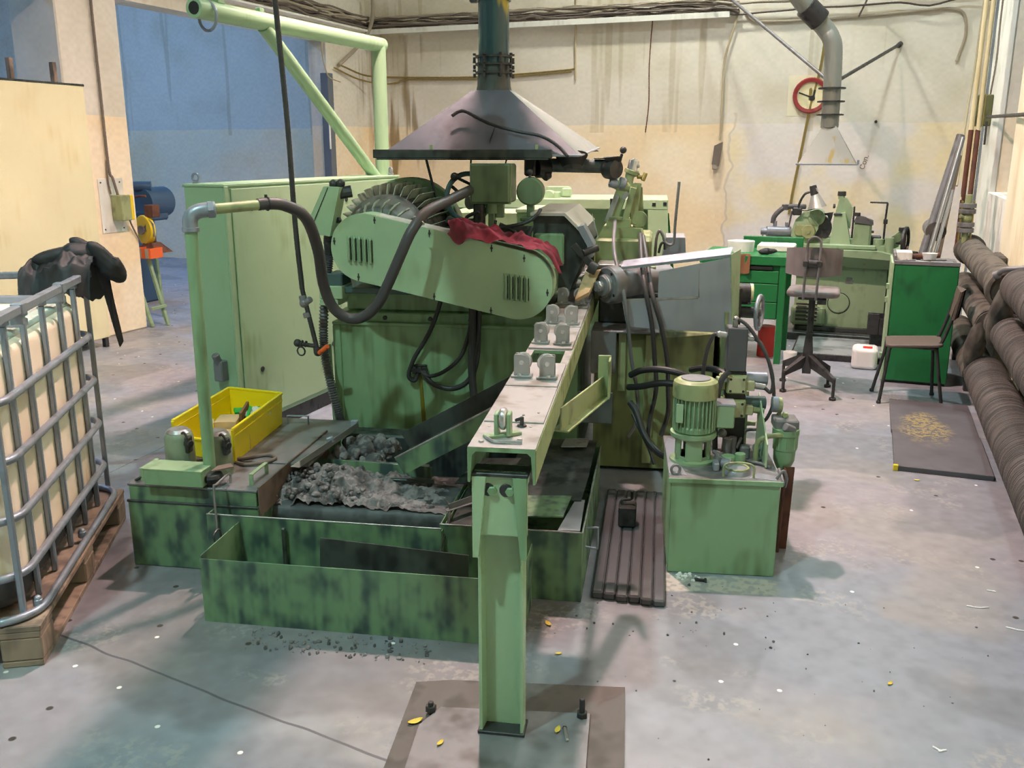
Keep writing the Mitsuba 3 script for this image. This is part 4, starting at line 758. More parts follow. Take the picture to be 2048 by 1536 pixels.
for p0, p1, r in (((-1.24, 4.9, 1.66), (-1.165, 4.95, 1.30), .007), ((-1.055, 5.2, 1.66), (-1.06, 5.2, 1.56), .005), ((-.655, 4.95, 1.66), (-.68, 4.8, 1.52), .006), ((-.85, 5.2, 1.66), (-.85, 5.1, 1.60), .004)):
    obj('stay', B().cyl(p0, p1, r, n=8), 'iron_dark', hd)
dk = thing('hood_duct', 'dark oily round duct with yellow paint patches rising from the hood', 'duct')
c = (-.935, 5.265)
obj('neck', B().lathe([(.105, -.03), (.092, .03), (.087, .14)], (c[0], c[1], 2.01), (0, 0, 1), 32), 'sheet_dark', dk)
obj('pipe', B().cyl((c[0], c[1], 2.15), (c[0], c[1] + .01, 4.3), .084, n=36).tube([(c[0], c[1] + .01, 4.28), (c[0] - .05, c[1] - .0, 4.5), (c[0] - .6, c[1] + .1, 4.75), (c[0] - 3.5, c[1] + .3, 4.8)], .082, 20), 'duct', dk)
for z in (2.10, 2.145, 2.185):
    k = obj('flange', B().lathe([(.080, 0), (.102, 0), (.102, .012), (.080, .012)], (c[0], c[1], z), (0, 0, 1), 32), 'iron_dark', dk)
    for th in np.radians([200, 250, 300, 340, 20, 90, 150]):
        obj('bolt', B().bolt((c[0] + .108 * math.cos(th), c[1] + .108 * math.sin(th), z + .012), (0, 0, 1), .009, .01).bolt((c[0] + .108 * math.cos(th), c[1] + .108 * math.sin(th), z), (0, 0, -1), .008, .02), 'iron_dark', k)
obj('band', B().lathe([(.08, 0), (.095, 0), (.095, .03), (.08, .03)], (c[0], c[1], 2.475), (0, 0, 1), 32).box(c[0] - .13, c[0] - .09, c[1] - .02, c[1] + .02, 2.47, 2.51, .005), 'sheet_dark', dk)
wl = thing('tube_lamp', 'dark cylindrical machine lamp with a hooded end, under the right edge of the extraction hood', 'lamp')
obj('tube', B().cyl((-.64, 5.05, 1.615), (-.30, 5.12, 1.607), .030, n=20), 'green_olive', wl)
obj('tube_shade', B().lathe([(.033, 0), (.036, 0), (.036, .33), (.033, .33)], (-.63, 5.052, 1.617), (.34, .07, -.008), 20).box(-.36, -.27, 5.07, 5.14, 1.648, 1.654, .001), 'sheet_dark', wl)
obj('end_cap', B().lathe([(.0, -.02), (.03, -.015), (.055, .01), (.058, .05), (.050, .075), (0, .08)], (-.295, 5.12, 1.60), (.75, -.65, -.05), 24), 'iron_dark', wl)
obj('cap_visor', B().hull([(-.31, 5.02, 1.655), (-.21, 5.04, 1.665), (-.24, 5.12, 1.60), (-.31, 5.14, 1.66), (-.22, 5.10, 1.66)]), 'iron_dark', wl)
obj('thumb_screw', B().cyl((-.270, 5.09, 1.545), (-.268, 5.09, 1.515), .004, n=8).cyl((-.268, 5.09, 1.517), (-.268, 5.09, 1.505), .014, .006, n=10), 'iron_dark', wl)
obj('holder', B().box(-.72, -.66, 4.95, 5.05, 1.56, 1.66, .01).cyl((-.66, 5.0, 1.60), (-.60, 5.04, 1.60), .05, n=18).cyl((-.62, 5.0, 1.56), (-.60, 5.02, 1.575), .03, n=12), 'black', wl)
obj('reflector', B().lathe([(.0, .07), (.05, .06), (.085, .0), (.080, .0)], (-.47, 4.98, 1.665), (.1, -.35, -1), 24), 'black', wl)

# ------------------------------------------------------------------ hydraulic power unit
use(MACH @ rotz(0, .08, 3.57) @ rotz(2.5) @ rotz(0, -.08, -3.57))
hu = thing('hydraulic_unit', 'green hydraulic tank with a vertical finned motor and valve stack on its lid', 'hydraulic unit')
obj('tank', B().box(.085, .518, 3.57, 4.13, 0, .405, .004), 'green_machine', hu)
obj('lid', B().box(.078, .524, 3.562, 4.14, .405, .415, .002), 'steel_plate', hu)
obj('lid_edge', B().box(.075, .527, 3.558, 3.565, .396, .416, .002), 'green_machine', hu)
obj('oil_stain', B().xy([(.08, 3.62), (.15, 3.60), (.12, 3.80), (.20, 4.0), (.10, 4.1), (.081, 4.0)], .415, .4165).xy([(.40, 3.60), (.50, 3.575), (.515, 3.63), (.44, 3.66)], .415, .4165), 'sheet', hu)
mx, my = .185, 3.80
obj('bell_housing', B().lathe([(.095, 0), (.095, .012), (.072, .016), (.072, .03), (.066, .03)], (mx, my, .415), n=32).box(mx - .035, mx + .035, my - .072, my - .056, .43, .535, .004).box(mx - .035, mx + .035, my + .056, my + .072, .43, .535, .004).box(mx - .072, mx - .05, my - .04, my + .04, .43, .535, .004).box(mx + .05, mx + .072, my - .04, my + .04, .43, .535, .004).lathe([(.05, .105), (.092, .108), (.097, .115), (.097, .130), (.05, .134)], (mx, my, .415), n=32), 'green_grinder', hu)
obj('coupling', B().cyl((mx, my, .43), (mx, my, .53), .032, n=20), 'black', hu)
mt = obj('motor', B().lathe([(.05, 0), (.075, .004), (.075, .155), (.05, .16)], (mx, my, .549), n=32), 'green_machine', hu)
for i in range(30):
    a = math.radians(12 * i); u = np.array([math.cos(a), math.sin(a), 0])
    obj('fin', B().bar(np.array([mx, my, .556]) + u * .082, np.array([mx, my, .705]) + u * .082, .0045, .016, u, .001), 'green_grinder', mt)
obj('fan_cowl', B().lathe([(.090, 0), (.094, .003), (.094, .055), (.090, .068), (.076, .078), (0, .080)], (mx, my, .695), n=36), 'green_olive', mt)
obj('cowl_grille', B().lathe([(0, .0806), (.062, .0796), (.060, .0826), (0, .0836)], (mx, my, .695), n=28), 'steel_plate', mt)
obj('motor_foot', B().lathe([(.078, 0), (.084, .004), (.084, .022), (.078, .03)], (mx, my, .548), n=32), 'green_machine', mt)
obj('name_plate', B().box(mx - .055, mx - .025, my - .093, my - .089, .60, .68, .001).rot(-18, [0, 0, 1], [mx, my, 0]), 'green_clean', mt)
obj('terminal_box', B().box(mx + .088, mx + .165, my - .02, my + .07, .565, .665, .005), 'green_grinder', mt)
obj('terminal_lid', B().box(mx + .086, mx + .168, my - .023, my + .073, .662, .672, .002), 'sheet', mt)
obj('lifting_eye', B().torus((.105, 3.615, .435), (.2, -1, 0), .018, .006, 20, 8).cyl((.105, 3.615, .412), (.105, 3.615, .422), .014, n=12), 'steel_plate', hu)
fl = obj('filler_cover', B().lathe([(.0, .022), (.048, .020), (.054, .012), (.056, 0)], (.355, 3.66, .415), n=28), 'sheet', hu)
obj('filler_ring', B().torus((.355, 3.66, .437), (0, 0, 1), .046, .005, 28, 8), 'green_olive', fl)
obj('bail', B().tube([(.295, 3.60, .416), (.295, 3.60, .455), (.31, 3.60, .472), (.355, 3.60, .478), (.40, 3.60, .472), (.415, 3.60, .455), (.415, 3.60, .416)], .0045, 8), 'green_olive', fl)
obj('filler_neck', B().cyl((.375, 3.73, .415), (.375, 3.73, .475), .022, n=14).cyl((.33, 3.74, .415), (.33, 3.74, .46), .03, n=14), 'green_machine', hu)
vs = obj('manifold', B().box(.335, .415, 3.93, 4.03, .415, .575, .004), 'black', hu)
obj('solenoid', B().box(.322, .405, 3.93, 4.02, .775, .965, .004), 'rubber_grey', vs)
obj('sandwich', B().box(.325, .41, 3.94, 4.03, .755, .775, .003).box(.328, .412, 3.94, 4.03, .650, .680, .003).box(.340, .41, 3.935, 4.03, .540, .572, .003), 'black', vs)
for i, z in enumerate((.680, .572)):
    v = obj('valve', B().box(.326, .412, 3.915, 4.02, z, z + .080, .005).box(.30, .326, 3.93, 4.0, z + .01, z + .075, .006).cyl((.30, 3.96, z + .045), (.285, 3.96, z + .045), .022, n=14), 'green_olive', vs)
    obj('valve_face', B().box(.334, .404, 3.909, 3.916, z + .006, z + .074, .003), 'valve_paint', v)
    for dx in (.342, .396):
        for dz in (.014, .066):
            obj('screw_hole', B().cyl((dx, 3.9095, z + dz), (dx, 3.9075, z + dz), .0055, n=12), 'black', v)
    obj('coil', B().cyl((.41, 3.99, z + .052), (.505, 3.995, z + .052), .030, n=22), 'galv' if i == 0 else 'teal_dark', v)
    obj('port_block', B().box(.412, .447, 3.93, 3.97, z + .012, z + .052, .003), 'valve_paint', v)
    obj('hose_end', B().cyl((.447, 3.95, z + .032), (.495, 3.95, z + .026), .014, n=12), 'green_olive' if i else 'steel', v)
    obj('push_stub', B().box(.30, .325, 3.90, 3.93, z + .055, z + .085, .003), 'galv', v)
obj('elbow_fitting', B().cyl((.352, 3.96, .965), (.352, 3.96, .995), .012, n=10).sph((.354, 3.96, 1.0), .013, 1).cyl((.322, 3.96, .928), (.29, 3.96, .932), .013, n=12).sph((.288, 3.96, .932), .015, 1).cyl((.405, 3.96, .918), (.435, 3.96, .915), .012, n=12).cyl((.405, 3.98, .945), (.42, 3.98, .945), .012, n=10), 'steel', vs)
for lb2, P, r in (('upper purple-grey pressure hose arching right from the top of the solenoid block', [(.356, 3.96, 1.002), (.40, 3.95, .975), (.45, 3.94, .91), (.495, 3.93, .83), (.52, 3.93, .745), (.515, 3.93, .69), (.49, 3.94, .705)], .0075),
                 ('lower purple-grey pressure hose arching from the right of the solenoid block down to the gauge', [(.435, 3.96, .915), (.465, 3.955, .895), (.50, 3.95, .82), (.525, 3.945, .72), (.53, 3.94, .64), (.51, 3.94, .575), (.485, 3.945, .545)], .0075),
                 ('black pressure hose arching left from the solenoid block', [(.285, 3.96, .935), (.262, 3.97, .92), (.245, 3.99, .86), (.235, 4.02, .76), (.235, 4.05, .62), (.25, 4.05, .42)], .009),
                 ('dark hose rising past the left side of the valves', [(.29, 3.90, .42), (.285, 3.90, .55), (.288, 3.90, .66), (.30, 3.90, .74), (.33, 3.90, .785)], .012),
                 ('second dark hose rising behind the left side of the valves', [(.27, 3.98, .42), (.262, 3.98, .58), (.275, 3.98, .68), (.29, 4.0, .72)], .014)):
    hose('pressure_hose', lb2, 'hose', P, r, 'hose')
flt = obj('filter_bracket', B().hull([(.478, 3.72, .42), (.478, 4.02, .42), (.478, 3.72, .52), (.478, 4.02, .665), (.484, 3.72, .42), (.484, 4.02, .42), (.484, 3.72, .52), (.484, 4.02, .665)]).box(.40, .48, 4.05, 4.07, .50, .52, .003).box(.43, .442, 4.05, 4.07, .415, .66, .002), 'green_clean', hu)
ff = obj('filter', B().lathe([(.012, -.015), (.015, 0), (.030, .02), (.044, .055), (.046, .10), (.050, .105), (.050, .165), (.056, .17), (.056, .195), (0, .20)], (.575, 3.85, .36), n=28), 'green_machine', hu)
obj('filter_head', B().box(.525, .625, 3.83, 3.94, .548, .592, .006).cyl((.56, 3.80, .575), (.60, 3.82, .555), .018, n=12), 'steel_plate', ff)
for k in range(5):
    th = math.radians(190 + 40 * k)
    obj('rib', B().bar((.575 + .050 * math.cos(th), 3.85 + .050 * math.sin(th), .47), (.575 + .050 * math.cos(th), 3.85 + .050 * math.sin(th), .525), .006, .005), 'green_grinder', ff)
obj('suction_pipe', B().tube([(.448, 3.79, .415), (.448, 3.79, .48), (.458, 3.79, .515), (.485, 3.79, .532), (.53, 3.80, .537), (.56, 3.81, .537)], .011, 12), 'green_olive', hu)
obj('pressure_gauge', B().cyl((.53, 3.93, .635), (.565, 3.93, .635), .033, n=22).cyl((.555, 3.93, .60), (.56, 3.93, .57), .01, n=8).bolt((.575, 3.90, .60), (0, -1, 0), .014, .02), 'green_olive', hu)
obj('gauge_rim', B().cyl((.523, 3.93, .637), (.55, 3.93, .637), .0345, n=22), 'galv', hu)
obj('pipe_work', B().tube([(.27, 3.72, .42), (.285, 3.73, .46), (.27, 3.76, .47)], .009, 8).cyl((.29, 3.74, .415), (.30, 3.74, .46), .028, n=14).cyl((.33, 3.86, .415), (.335, 3.86, .50), .02, n=12).cyl((.36, 3.88, .415), (.36, 3.88, .50), .018, n=12).sph((.315, 3.88, .515), .02, 1).box(.39, .43, 3.83, 3.88, .415, .47, .006).tube([(.34, 3.80, .42), (.40, 3.78, .425), (.46, 3.76, .425), (.50, 3.72, .42)], .006, 8).tube([(.38, 3.90, .44), (.42, 3.96, .50), (.47, 4.0, .50)], .008, 8).box(.29, .33, 3.84, 3.90, .415, .44, .006), 'steel_plate', hu)
obj('teal_fittings', B().cyl((.30, 3.70, .44), (.335, 3.68, .445), .020, n=14).sph((.465, 3.88, .455), .02, 2).box(.262, .285, 3.66, 3.72, .415, .45, .004), 'sheet', hu)
obj('side_handle', B().tube([(.505, 3.60, .415), (.53, 3.60, .45), (.545, 3.60, .42), (.54, 3.60, .38)], .006, 8).bar((.53, 3.58, .40), (.53, 3.70, .42), .012, .02), 'steel_plate', hu)
use(MACH)
obj('leaning_channel', B().bar((.560, 3.86, .0), (.560, 3.80, .40), .045, .012, (1, 0, 0)).bar((.58, 3.885, .0), (.58, 3.82, .40), .006, .045, (1, 0, 0)), 'rust', None, 'rust-red steel channel leaning against the right side of the hydraulic tank', 'steel channel')
b = B(); heap(30, .12, .22, 3.50, 3.56, lambda u, v: .003, .002, .009, b)
obj('plaster_crumbs', b, 'white_plastic', None, 'white crumbs on the floor in front of the hydraulic tank', 'crumbs', None, 'stuff', smooth=False)
# ------------------------------------------------------------------ electrical cabinet and jib crane
use(HALL)
ec = thing('electrical_cabinet', 'tall pale green electrical cabinet standing behind the coolant tanks', 'cabinet')
obj('body', B().box(-3.60, -3.333, 4.27, 6.33, .10, 1.505, .004), 'green_cabinet', ec)
obj('plinth', B().box(-3.58, -3.35, 4.30, 6.30, 0, .10, .003), 'iron_dark', ec)
obj('lid', B().box(-3.606, -3.325, 4.262, 6.34, 1.496, 1.512, .003), 'green_cabinet', ec)
obj('door', B().box(-3.333, -3.324, 4.33, 5.42, .13, 1.485, .003), 'green_clean', ec)
obj('door', B().box(-3.333, -3.324, 5.425, 6.31, .13, 1.485, .003), 'green_clean', ec)
obj('edge_strip', B().box(-3.334, -3.322, 4.268, 4.30, .10, 1.50, .002), 'green_clean', ec)
for y in (4.50, 5.30, 5.55, 6.2):
    for z in (1.37, .42):
        obj('lock', B().cyl((-3.325, y, z), (-3.318, y, z), .016, n=12), 'iron_dark', ec)
for x, y in ((-3.56, 4.33), (-3.37, 6.28), (-3.56, 6.28)):
    obj('lifting_eye', B().torus((x, y, 1.545), (0, 1, 0) if x < -3.5 else (.6, 1, 0), .022, .007, 20, 8).cyl((x, y, 1.51), (x, y, 1.525), .02, n=12), 'galv', ec)
obj('side_bracket', B().box(-3.46, -3.38, 4.19, 4.27, .24, .30, .006), 'steel_plate', ec)
obj('side_socket', B().box(-3.45, -3.39, 4.21, 4.27, .40, .52, .006).cyl((-3.42, 4.23, .5), (-3.42, 4.20, .56), .022, n=12), 'steel_plate', ec)
jc = thing('jib_crane', 'pale green tubular jib crane frame rising behind the electrical cabinet', 'crane')
obj('mast', B().cyl((-3.48, 6.36, 0), (-3.48, 6.36, 2.475), .052, n=22), 'green_cabinet', jc)
obj('arm', B().cyl((-3.48, 6.41, 2.445), (-3.48, 4.33, 2.435), .052, n=22, c=0), 'green_cabinet', jc)
obj('arm_bore', B().cyl((-3.48, 4.34, 2.435), (-3.48, 4.326, 2.435), .034, n=18), 'black', jc)
obj('brace', B().cyl((-3.48, 6.33, 1.44), (-3.48, 4.95, 2.41), .042, n=20), 'green_cabinet', jc)
obj('ring', B().torus((-3.48, 4.44, 2.405), (.25, 1, 0), .075, .0085, 30, 8), 'galv', jc)
obj('stop_lug', B().box(-3.50, -3.46, 4.90, 4.94, 2.47, 2.51, .004).box(-3.51, -3.45, 4.50, 4.56, 2.48, 2.50, .003), 'green_machine', jc)

# ------------------------------------------------------------------ the caged liquid container on its pallet
IBC = rotz(31.6, -2.473, 2.031)
use(IBC)
ib = thing('ibc_tank', 'caged pale plastic liquid container stained brown, on a wooden pallet at the left', 'container')
def rounded(x0, x1, y0, y1, z0, z1, rc, rz, n=7):
    b = rect2(x0 + rc, y0 + rc, x1 - rc, y1 - rc); pts = []
    for k in range(n):
        a = k / (n - 1) * math.pi / 2; g = b.buffer(rc - rz + rz * math.sin(a), 6)
        for q in g.exterior.coords[:-1]: pts += [(*q, z0 + rz - rz * math.cos(a)), (*q, z1 - rz + rz * math.cos(a))]
    return B().hull(pts)
obj('bladder', rounded(-1.00, -.075, .085, 1.27, .17, 1.06, .10, .05), 'ibc_plastic', ib)
obj('bladder_top', rounded(-.985, -.10, .11, 1.245, 1.02, 1.075, .09, .025), 'ibc_top', ib)
obj('top_ribs', B().box(-.95, -.16, .55, .66, 1.07, 1.092, .01).box(-.95, -.16, .84, .95, 1.07, 1.092, .01).box(-.95, -.2, .25, .36, 1.07, 1.092, .01), 'paper', ib)
obj('top_tube', B().bar((-1.03, .98, 1.135), (-.06, .98, 1.105), .05, .028), 'galv', ib)
obj('top_tube', B().bar((-1.03, .48, 1.13), (-.06, .48, 1.10), .05, .028), 'galv', ib)
XF, Y0, Y1, XB = -.048, .06, 1.335, -1.05
obj('top_rail', B().bar((XF, Y0 + .02, 1.165), (XF, Y1, 1.165), .03, .034, (0, 0, 1), .005).bar((XB, Y1, 1.165), (XF - .02, Y1, 1.165), .03, .03, (0, 0, 1), .005).bar((XB, Y0, 1.165), (XF - .02, Y0, 1.165), .03, .03, (0, 0, 1), .005), 'galv', ib)
for y in (.86, .36):
    obj('rail_clip', B().box(XF - .02, XF + .02, y, y + .05, 1.145, 1.187, .004).box(XF - .03, XF + .012, y + .01, y + .04, 1.11, 1.146, .003), 'galv', ib)
def corner_ring(x0, x1, y0, y1, z, r):
    """A rail round three sides with rounded corners."""
    a = np.linspace(0, math.pi / 2, 7)
    near = [(x1 - r + r * math.sin(t), y0 + r - r * math.cos(t), z) for t in a]; far = [(x1 - r + r * math.cos(t), y1 - r + r * math.sin(t), z) for t in a]
    return [(x0, y0, z)] + near + far + [(x0, y1, z)]
for z in (.90, .70, .50, .30):
    obj('cage_ring', B().tube(corner_ring(XB, XF, Y0, Y1, z, .12), .0145, 12, 1), 'galv', ib)
for y in (.085, .255, .455, .68, .91, 1.12, 1.325):
    obj('cage_bar', B().bar((XF - .016, y, .15), (XF - .016, y, 1.13), .022, .020, (1, 0, 0), .005).hull([(XF - .03, y - .015, 1.13), (XF - .0, y - .015, 1.13), (XF - .03, y + .015, 1.13), (XF, y + .015, 1.13), (XF - .02, y - .02, 1.165), (XF + .0, y + .02, 1.165), (XF - .02, y + .02, 1.165), (XF, y - .02, 1.165)]), 'galv', ib)
for x in (-.26, -.48, -.70):
    for y in (Y0 + .016, Y1 - .016):
        obj('cage_bar', B().bar((x, y, .15), (x, y, 1.15), .022, .020, (0, 1, 0), .005), 'galv', ib)
obj('bottom_rail', B().tube(corner_ring(XB, -.012, .025, 1.335, .165, .14), .014, 12, 1), 'galv', ib)
for y in (.13, .72):
    obj('rail_bolt', B().cyl((-.03, y, .17), (-.03, y, .195), .016, n=12).sph((-.03, y, .195), .014, 1), 'galv', ib)
pa = obj('pallet', B().box(-1.05, .0, .02, 1.33, .128, .148, .003), 'wood', ib, 'worn wooden pallet')
for y0, y1 in ((.02, .16), (.60, .74), (1.19, 1.33)):
    obj('pallet_block', B().box(-.13, .002, y0, y1, .022, .106, .006), 'wood', pa); obj('pallet_block', B().box(-.62, -.48, y0, y1, .022, .106, .006), 'wood', pa)
    obj('cross_board', B().box(-1.05, .001, y0, y1, .106, .128, .003), 'wood', pa)
obj('edge_board', B().box(-.115, .004, .02, 1.33, .128, .150, .004), 'wood', pa)
for x0, x1 in ((-.13, .0), (-.62, -.48)):
    obj('runner', B().box(x0, x1, .02, 1.33, 0, .022, .003), 'wood', pa)
obj('debris', B().box(-.5, -.2, .03, .1, .148, .155, .002).tube([(-.2, .05, .155), (-.1, .04, .158), (-.05, .08, .157)], .005, 6), 'card', pa)
# overalls thrown over the far corner
def cloth(s, t):
    r = meshkit.fbm(np.stack([s * 5, t * 4, s * 0 + 3], -1), 4)
    x = -.29 + .29 * s; y = 1.14 + .28 * t + .03 * np.sin(7 * s)
    z = 1.18 + .045 * np.sin(np.pi * np.clip(t, 0, 1)) * (1 + .5 * s) + .12 * (r - .45) - .10 * np.clip(.12 - t, 0, 1) / .12 * (s < .98) - .12 * np.clip(t - .88, 0, 1) / .12 - .05 * np.clip(.1 - s, 0, 1) / .1
    return x, y, z
jk = obj('work_jacket', B().add(grid_mesh(cloth, 46, 40)), 'cloth_black', None, 'dark blue-black work clothes and gloves thrown over the far corner of the caged container', 'clothes', smooth=True)
def lump(c, d, L, r0, r1, seed):
    a, b2, d = orient(d); n = 26
    s = trimesh.creation.icosphere(3, 1.0); v = s.vertices; k = v[:, 2]
    rr = np.where(k > 0, r1, r0) * (1 + .5 * (meshkit.fbm(v * 1.6 + seed, 3) - .5)); w = v[:, :1] * a * rr[:, None] + v[:, 1:2] * b2 * rr[:, None] + k[:, None] * d * L
    return trimesh.Trimesh(w + np.asarray(c), s.faces, process=False)
obj('glove', lump((.035, 1.33, 1.215), (.45, .25, -.7), .115, .040, .052, 3.), 'cloth_black', jk, smooth=True)
obj('glove', lump((-.03, 1.35, 1.26), (.6, .1, -.45), .10, .035, .045, 9.), 'cloth_black', jk, smooth=True)
obj('sleeve', lump((-.12, 1.30, 1.245), (1, .25, .1), .14, .045, .06, 5.), 'cloth_black', jk, smooth=True)
def strip(s, t): return -.03 + .055 * s + .05 * t * 0, 1.375 + .012 * np.sin(5 * t + 3 * s), 1.19 - .37 * t * (1 - .06 * s) + .0 * s
obj('trouser_leg', B().add(grid_mesh(lambda s, t: (strip(s, t)[0] + .03 * t - (.045 * t) * (1 - s) * -1, strip(s, t)[1], strip(s, t)[2]), 10, 26)).add(grid_mesh(lambda s, t: (strip(s, t)[0] + .03 * t + .045 * t * (1 - s), strip(s, t)[1] + .018, strip(s, t)[2]), 10, 26)), 'cloth_black', jk, smooth=True)

# ------------------------------------------------------------------ left side: locker, switch, bench grinder
use(HALL)
lk = thing('locker', 'tall cream sheet-metal locker standing in front of the pillar at the left edge', 'locker')
obj('body', B().box(-6.50, -6.20, 4.70, 6.24, .085, 2.215, .005), 'enamel', lk)
obj('top_edge', B().box(-6.505, -6.195, 4.70, 6.245, 2.205, 2.222, .003), 'sheet_dark', lk)
for y in (6.20, 4.75, 5.5):
    for x in (-6.225, -6.47):
        obj('leg', B().box(x - .02, x + .02, y - .02, y + .02, 0, .09, .002), 'iron_dark', lk)
for i, (y, l) in enumerate(((5.67, 'wooden stick standing on top of the cream locker near the left edge of the photo'), (6.09, 'wooden stick standing on top of the cream locker beside the pillar'))):
    obj('wooden_stick', B().box(-6.375, -6.33, y - .018, y + .018, 2.222, 2.39, .003), 'wood', None, l, 'stick')
sw = thing('switch_box', 'olive switch box with a yellow cover on a grey plate on the pillar', 'switch')
obj('plate', B().box(-6.53, -6.522, 6.61, 6.91, .95, 1.44, .002), 'plaster_pale', sw)
obj('box', B().box(-6.522, -6.40, 6.74, 6.86, 1.06, 1.29, .006), 'green_olive', sw)
obj('cover', B().box(-6.51, -6.405, 6.862, 6.90, 1.062, 1.288, .004), 'yellow_paint', sw)
for y in (6.64, 6.87):
    for z in (.985, 1.405):
        obj('screw', B().bolt((-6.522, y, z), (1, 0, 0), .008, .005), 'iron_dark', sw)
obj('switch_conduit', B().tube([(-6.505, 6.735, 3.4), (-6.505, 6.735, 2.2), (-6.505, 6.74, 1.55), (-6.49, 6.76, 1.44), (-6.47, 6.78, 1.29)], .012, 8).tube([(-6.51, 6.73, 1.6), (-6.51, 6.72, 1.42), (-6.50, 6.73, 1.30)], .008, 6).tube([(-6.47, 6.88, 1.10), (-6.50, 6.96, .98), (-6.515, 7.06, .83)], .008, 8), 'cable_grey', None, 'grey conduit running down the pillar to the switch box', 'conduit')
gs = thing('bench_grinder', 'blue bench grinder with a yellow wheel cover on a welded stand behind the pillar', 'bench grinder')
obj('motor', B().cyl((-6.80, 7.42, 1.18), (-6.80, 7.75, 1.18), .15, n=26).box(-6.90, -6.70, 7.40, 7.7, 1.0, 1.1, .02).cyl((-6.85, 7.40, 1.34), (-6.72, 7.5, 1.34), .05, n=14), 'blue_paint', gs)
obj('wheel_cover', B().lathe([(0, 0), (.135, 0), (.145, .012), (.145, .05), (0, .05)], (-6.70, 7.30, .925), (.25, 1, 0), 36), 'yellow_paint', gs)
obj('wheel', B().xz([(-6.69, .93), (-6.545, .86), (-6.55, .99), (-6.60, 1.03)], 7.285, 7.296).cyl((-6.70, 7.285, .925), (-6.70, 7.27, .925), .045, n=18), 'steel_plate', gs)
obj('guard_arm', B().box(-6.66, -6.55, 7.30, 7.40, 1.05, 1.17, .006).tube([(-6.85, 7.35, 1.22), (-6.72, 7.30, 1.25), (-6.62, 7.30, 1.255)], .012, 8), 'rust', gs)
obj('pedestal', B().hull([(-6.78, 7.25, .70), (-6.52, 7.25, .70), (-6.78, 7.5, .70), (-6.52, 7.5, .70), (-6.70, 7.3, .80), (-6.60, 7.3, .80), (-6.70, 7.42, .80), (-6.60, 7.42, .80)]).box(-6.69, -6.62, 7.31, 7.40, .8, .9, .01), 'rust', gs)
for p0, p1 in (((-6.60, 7.22, .70), (-6.42, 7.22, 0)), ((-6.72, 7.10, .70), (-6.49, 7.08, 0)), ((-6.75, 7.5, .70), (-6.80, 7.6, 0))):
    obj('leg', B().bar(p0, p1, .035, .030), 'green_grinder', gs)
obj('brace', B().bar((-6.49, 7.09, .18), (-6.42, 7.22, .20), .03, .03), 'green_grinder', gs)
ob = obj('parts_tray', B().open_box(-6.66, -6.475, 7.13, 7.30, .665, .765, .006), 'orange', None, 'small orange parts tray hanging on the bench grinder stand', 'tray')
for x in (-6.605, -6.52):
    obj('tape_patch', B().box(x - .02, x + .02, 7.124, 7.131, .668, .76, .001), 'tape', ob)
bl = thing('blue_machine', 'blue-painted machine half hidden behind the pillar in the far bay', 'machine')
obj('body', B().box(-7.95, -7.60, 7.85, 8.5, 0, .95, .02).cyl((-7.80, 8.1, .95), (-7.80, 8.1, 1.5), .16, n=24), 'blue_paint', bl)

# ------------------------------------------------------------------ cables, pipes and marks on the back wall
rng = np.random.default_rng(11)
ct = thing('cable_bundle', 'long bundle of old cables on a ledge high along the back wall', 'cables')
obj('ledge', B().box(-6.40, -1.70, YB - .12, YB, 3.19, 3.215, .003).box(-6.40, -1.70, YB - .125, YB - .115, 3.17, 3.235, .002), 'plaster_pale', ct)
for i in range(16):
    z = 3.24 + .14 * rng.random(); y = YB - .065 - .05 * rng.random(); x = np.linspace(-6.38, 1.0 if i > 12 else -1.6, 26)
    obj('cable', B().tube([(a, y + .008 * rng.standard_normal(), min(z + .012 * rng.standard_normal() - .045 * (a > -1.7), 3.46)) for a in x], .008 + .007 * rng.random(), 6, 3), ('cable_grey', 'cable_pale', 'cable_dark')[i % 3], ct)
c2 = thing('cable_bundle', 'bundle of old cables on a ledge high along the left wall', 'cables')
obj('ledge', B().box(XL, XL + .14, 7.4, 11.45, 3.20, 3.225, .003), 'plaster_pale', c2)
for i in range(12):
    z = 3.24 + .16 * rng.random(); x = XL + .06 + .06 * rng.random()
    obj('cable', B().tube([(x + .008 * rng.standard_normal(), a, z + .014 * rng.standard_normal()) for a in np.linspace(7.4, 11.50, 18)], .008 + .007 * rng.random(), 6, 3), ('cable_grey', 'cable_pale', 'cable_dark')[i % 3], c2)
hose('corner_conduit', 'thick pale conduit bending down through the corner below the cables', 'conduit', [(-6.30, 11.40, 3.7), (-6.32, 11.42, 3.4), (-6.40, 11.42, 3.2), (-6.47, 11.25, 3.0), (-6.49, 11.0, 2.85), (-6.49, 10.8, 2.74)], .026, 'cable_pale')
hose('conduit', 'short vertical conduit stub hanging in the corner', 'conduit', [(-6.28, YB - .02, 3.18), (-6.28, YB - .02, 2.80), (-6.275, YB - .02, 2.50)], .012, 'wire_pale')
hose('conduit', 'pale conduit running along the back wall behind the duct and up to the ledge', 'conduit', [(-6.45, 10.8, 2.73), (-6.45, 11.3, 2.66), (-6.36, YB - .03, 2.645), (-5.9, YB - .02, 2.625), (-5.0, YB - .02, 2.605), (-4.3, YB - .02, 2.625), (-3.70, YB - .02, 2.655), (-3.585, YB - .02, 2.665)], .011, 'brass')
hose('conduit', 'second pale conduit just below the first along the back wall', 'conduit', [(-6.50, 10.70, 2.70), (-6.46, 11.2, 2.60), (-6.30, YB - .02, 2.55), (-6.05, YB - .02, 2.565), (-5.9, YB - .02, 2.595), (-5.0, YB - .02, 2.58), (-4.3, YB - .02, 2.60), (-3.62, YB - .02, 2.635)], .010, 'brass')
